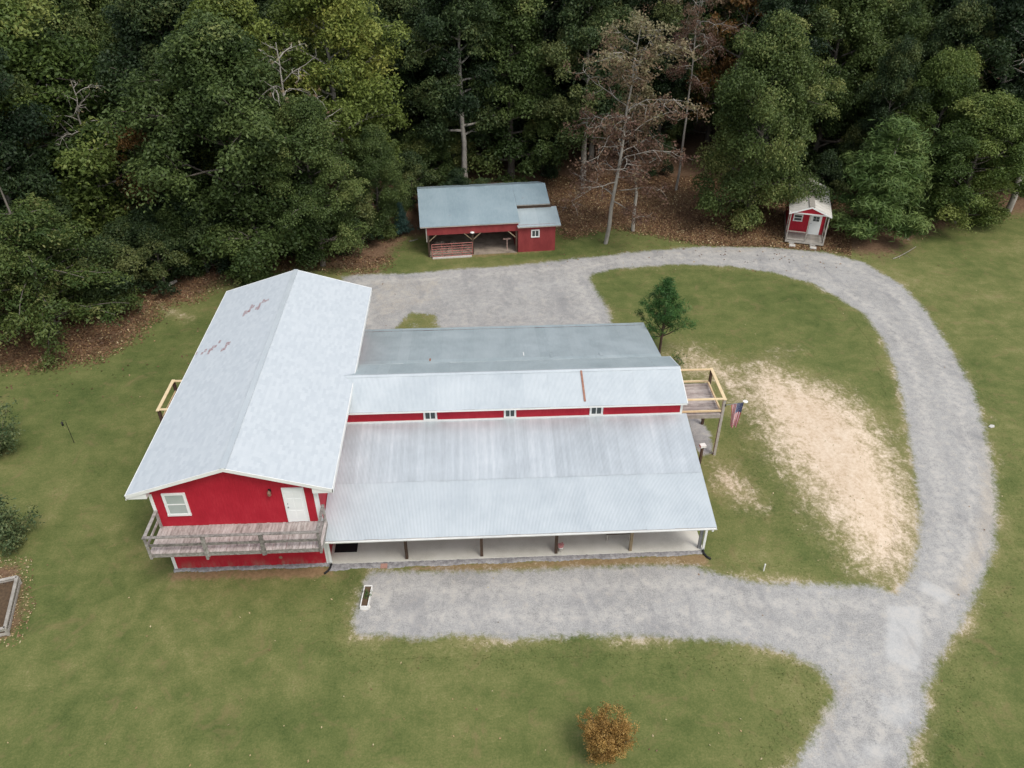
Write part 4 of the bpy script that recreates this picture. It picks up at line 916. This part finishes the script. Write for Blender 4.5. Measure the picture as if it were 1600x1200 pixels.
# the ones that can be told apart
tree_px('hemlock', (88, 520), 285, 'low spreading dark green tree sweeping down to the side lawn', rz=.4)
tree_px('oak', (400, 408), 22, 'largest full green tree rising behind the gable roof', wide=1.12, rz=1.)
tree_px('oak2', (505, 415), 150, 'green tree with trunk showing just behind the gable roof end', wide=1.0, rz=2.2)
tree_px('oak', (596, 368), 195, 'rounded green tree with grey trunk beside the bluish spruce', wide=.85, rz=3.)
tree_px('yellow', (545, 335), -70, 'tall yellow green tree with pale dead limbs above the oak', wide=1.05, rz=.5)
tree_px('bright', (105, 400), -20, 'tall bright green tree behind the low spreading tree', wide=1.1, rz=4.)
tree_px('yellow', (20, 420), -20, 'yellowish tall tree at the wood corner past the spreading tree', wide=1.0, rz=5.)
tree_px('oak', (1165, 349), 20, 'full green tree with low boughs between the brown clearing and playhouse', wide=.85, rz=1.9)
tree_px('pine', (1362, 366), 195, 'light green tufted pine standing right beside the playhouse', name='pine_tree', wide=1.3, rz=1.2)
tree_px('bright', (1490, 348), 150, 'rounded bright green tree by the fallen poles at lawn end', wide=1.25, rz=.3)
tree_px('bright', (1425, 318), 80, 'green tree rising directly behind the tufted pine', wide=.85, rz=3.8)
tree_px('deep', (1350, 312), 55, 'dark tree overhanging the back of the playhouse roof', wide=.72, rz=3.1)
tree_px('dead', (946, 381), 18, 'half dead tree with red brown leaves and drooping white limbs', wide=1.15, rz=.2)
tree_px('dead_thin', (990, 361), 130, 'thin leaning grey tree with few brown leaves behind the half dead one', wide=1., rz=2.)
tree_px('tall_bare', (1058, 297), -80, 'very tall straight trunk with brown leaved crown in the clearing', wide=.9, rz=4.4)
tree_px('deep2', (910, 290), -60, 'tall trunk with dark crown at the clearing edge right of barn', wide=1., rz=1.4)
tree_px('deep2', (727, 292), -80, 'tall pale trunk rising right behind the barn roof', wide=.95, rz=.9)
tree_px('orange', (256, 400), 195, 'small orange tinged tree in the dark gap of the wood', wide=.8)
tree_px('bare', (40, 395), 235, 'pale leafless trunk leaning up behind the low spreading tree', rz=2.6)
tree_px('bare', (178, 400), 120, 'bare forked trunk between the bright tree and the orange tree', rz=.8, wide=.9)
tree_px('bare', (1572, 330), 20, 'pale leafless tree leaning at the wood past the fallen poles', rz=.2, wide=1.2)
tree_px('bare', (478, 395), 60, 'pale dead snag sticking out beside the largest green tree', rz=1.5)
tree_px('orange', (1130, 262), -40, 'tall orange leaved tree behind the brown clearing', wide=1.)
tree_px('spruce', (628, 366), 318, 'small bluish spruce beside the left end of the barn', name='spruce_tree', rz=.3)
tree_px('young_pine', (1030, 552), 438, 'young dark green pine standing behind the wing roof corner', name='pine_tree', rz=.2, wide=1.05)
tree_at('gold_shrub', (940, 1180), 2.3, 'golden brown leaved shrub alone in the front lawn', name='shrub', cat='shrub', rz=.1, wide=.98)
tree_at('edge_shrub', (-6, 710), 3.0, 'dark green shrub at lawn edge beyond the timber bed', name='shrub', cat='shrub', wide=1.)
tree_at('edge_shrub', (8, 850), 2.4, 'bushy bluish green shrub right behind the timber bed', name='shrub', cat='shrub', wide=1.15)
tree_px('weed_shrub', (395, 440), 400, 'small leafy bush growing against the back of the gable roof', name='shrub', cat='shrub', wide=1.3)
tree_px('under', (290, 425), 330, 'bushy young tree behind the sandy patch at wood edge', wide=1.1)
tree_px('sapling', (1058, 572), 553, 'tiny bare sapling in sandy soil beside the wing', name='shrub', cat='shrub')
# the wood behind: rows of trees, then young growth along its edge
GRP = 'trees of the wood'; NK = len(TREES)
LBL = {'oak3': 'narrow topped green tree inside the wood', 'deep3': 'dark wide topped tree inside the wood', 'oak': 'broad mid green tree inside the wood', 'oak2': 'loose crowned mid green tree inside the wood', 'deep': 'dark green tree inside the wood', 'deep2': 'dark pale-trunked tree inside the wood', 'yellow': 'yellowish green tree inside the wood'}
rr_ = random.Random(5); cand = []
yy = 39.
while yy < 80:
    st = 5.3 if yy < 60 else 6.
    xx = -46.+rr_.uniform(0, 4)
    while xx < 90:
        x, y = xx+rr_.uniform(-1.6, 1.6), yy+rr_.uniform(-1.8, 1.8); xx += st*rr_.uniform(.9, 1.25); cand.append((x, y))
    yy += st*.95
cand += [(-14, 24), (-19, 20), (-18, 28), (-10, 30), (-14, 34), (-8, 35), (-22, 31), (-4, 36), (3, 38), (-26, 24), (-24, 37), (56, 40), (61, 41), (66, 40), (53, 43)]
cand = np.array(cand); fr_ = sdf(cand, FOREST)
for (x, y), f in zip(cand, fr_):
    if f > -2.0: continue
    if min(math.hypot(x-a, y-b) for a, b in TREES) < 3.2 or min(math.hypot(x-a, y-b) for a, b in TREES[:NK]) < 4.4: continue
    if 20 < x < 41 and y < 47.5+.02*x: continue
    if 7 < x < 24 and y < 45: continue
    if 38 < x < 50 and y < 43.5: continue
    hz_ = math.hypot(x-CAM[0], y-CAM[1])
    d = np.array([x, y, 0])-CAM; fdep = d@_fw; uu = 800+FPX*(d@_rt)/fdep
    if not -260 < uu < 1860: continue
    k = rr_.choices(['oak', 'oak2', 'oak3', 'deep', 'deep2', 'deep3', 'yellow'], [.06, .09, .12, .26, .2, .24, .06 if x > 0 else .12])[0]
    zone = 'beyond the side lawn' if x < -9 else 'behind the gable roof' if x < 8 else 'behind the barn' if x < 22 else 'behind the brown clearing' if x < 39 else 'behind the playhouse' if x < 51 else 'past the far end of the lawn'
    lb = LBL[k].replace('inside the wood', ('in the front wood ' if y < 49 else 'deep in the wood ')+zone)
    tree(k, x, y, rr_.uniform(15.5, 21) if y < 60 else rr_.uniform(18, 23), lb, group=GRP, wide=rr_.uniform(.85, 1.1), z=height(np.array([[x, y]]))[0])
ub = 0
for (x, y) in [(-11.5, 25.5), (-9, 28.5), (-6.5, 31), (-4.5, 33.5), (-1.5, 34.5), (-12, 30), (-8, 33), (.8, 36), (4.6, 34.5), (-14.5, 27)]:
    tree('under_dark', x, y, rr_.uniform(3.5, 6), 'leafy young tree filling the shaded wood edge beyond the sandy patch', name='young_tree', group='young trees filling the shaded edge', wide=rr_.uniform(1., 1.3))
for i in range(400):
    x, y = rr_.uniform(-30, 72), rr_.uniform(20, 56); f = sdf(np.array([[x, y]]), FOREST)[0]
    if f > -1.2 or f < -16: continue
    if 19 < x < 42 and y < 50: continue
    if 9.5 < x < 23 and y < 41.5 or 38.5 < x < 49 and y < 42: continue
    if min(math.hypot(x-a, y-b) for a, b in TREES) < 2.1: continue
    tree(rr_.choice(['under', 'under_dark', 'under_dark']), x, y, rr_.uniform(2.2, 6.0), 'bushy young tree along the shaded wood edge '+('beyond the side lawn' if x < -9 else 'behind the gable roof' if x < 9 else 'behind the barn' if x < 24 else 'near the playhouse' if x < 50 else 'past the far end of the lawn'), name='young_tree', group='young trees at the wood edge', wide=rr_.uniform(.9, 1.3), z=height(np.array([[x, y]]))[0]); ub += 1
    if ub > 44: break
print('trees', len(TREES))
# planter weeds, weeds along the porch, dead wood
tree('sapling', pb.location.x, pb.location.y, .35, 'green weeds growing in the white planter box', name='weeds', cat='weeds', wide=1.3, z=.17)
def log(pa, pb_, r, label, mat='pale_bark', za=None, name='fallen_branch', cat='branch', twigs=3, group=None):
    a_, b_ = atz(*pa), atz(*pb_); rg = np.random.default_rng(int(pa[0])); c = (a_+b_)/2; L = np.linalg.norm(b_-a_)
    o = thing(name, label, cat, (c[0], c[1], 0), group=group)
    mb = MB(); limb(mb, a_-c+np.array([0, 0, r]), (b_-a_)/L, L, r, rg, .10, .10, 6, 6, .5); mb.build('stem', mat, o, True)
    for k in range(twigs):
        mb = MB(); p0 = (a_-c)*(1-2*(.3+.2*k))+np.array([0, 0, r]); limb(mb, p0, (*rg.normal(0, 1, 2), .25), L*.35, r*.45, rg, .3, .1, 4, 5, .3); mb.build('twig', mat, o, True)
    return o
log((262, 452), (276, 443), .22, 'short grey log lying near the sandy patch at wood edge', twigs=0, name='log', cat='log')
log((868, 335), (905, 318), .06, 'pale dead branch lying in leaves right of the barn', twigs=4)
log((1475, 345), (1560, 337), .06, 'long pale pole lying along the wood edge', twigs=1)
log((1521, 345), (1536, 352), .08, 'short pale pole lying across the lawn end', twigs=0)
log((1412, 371), (1424, 376), .05, 'small pale stick lying in front of the tufted pine', twigs=1)
log((1395, 405), (1430, 392), .04, 'thin bleached stick lying in grass below the tufted pine', twigs=2)
log((640, 378), (652, 374), .05, 'short stick lying in front of the bluish spruce', twigs=0)
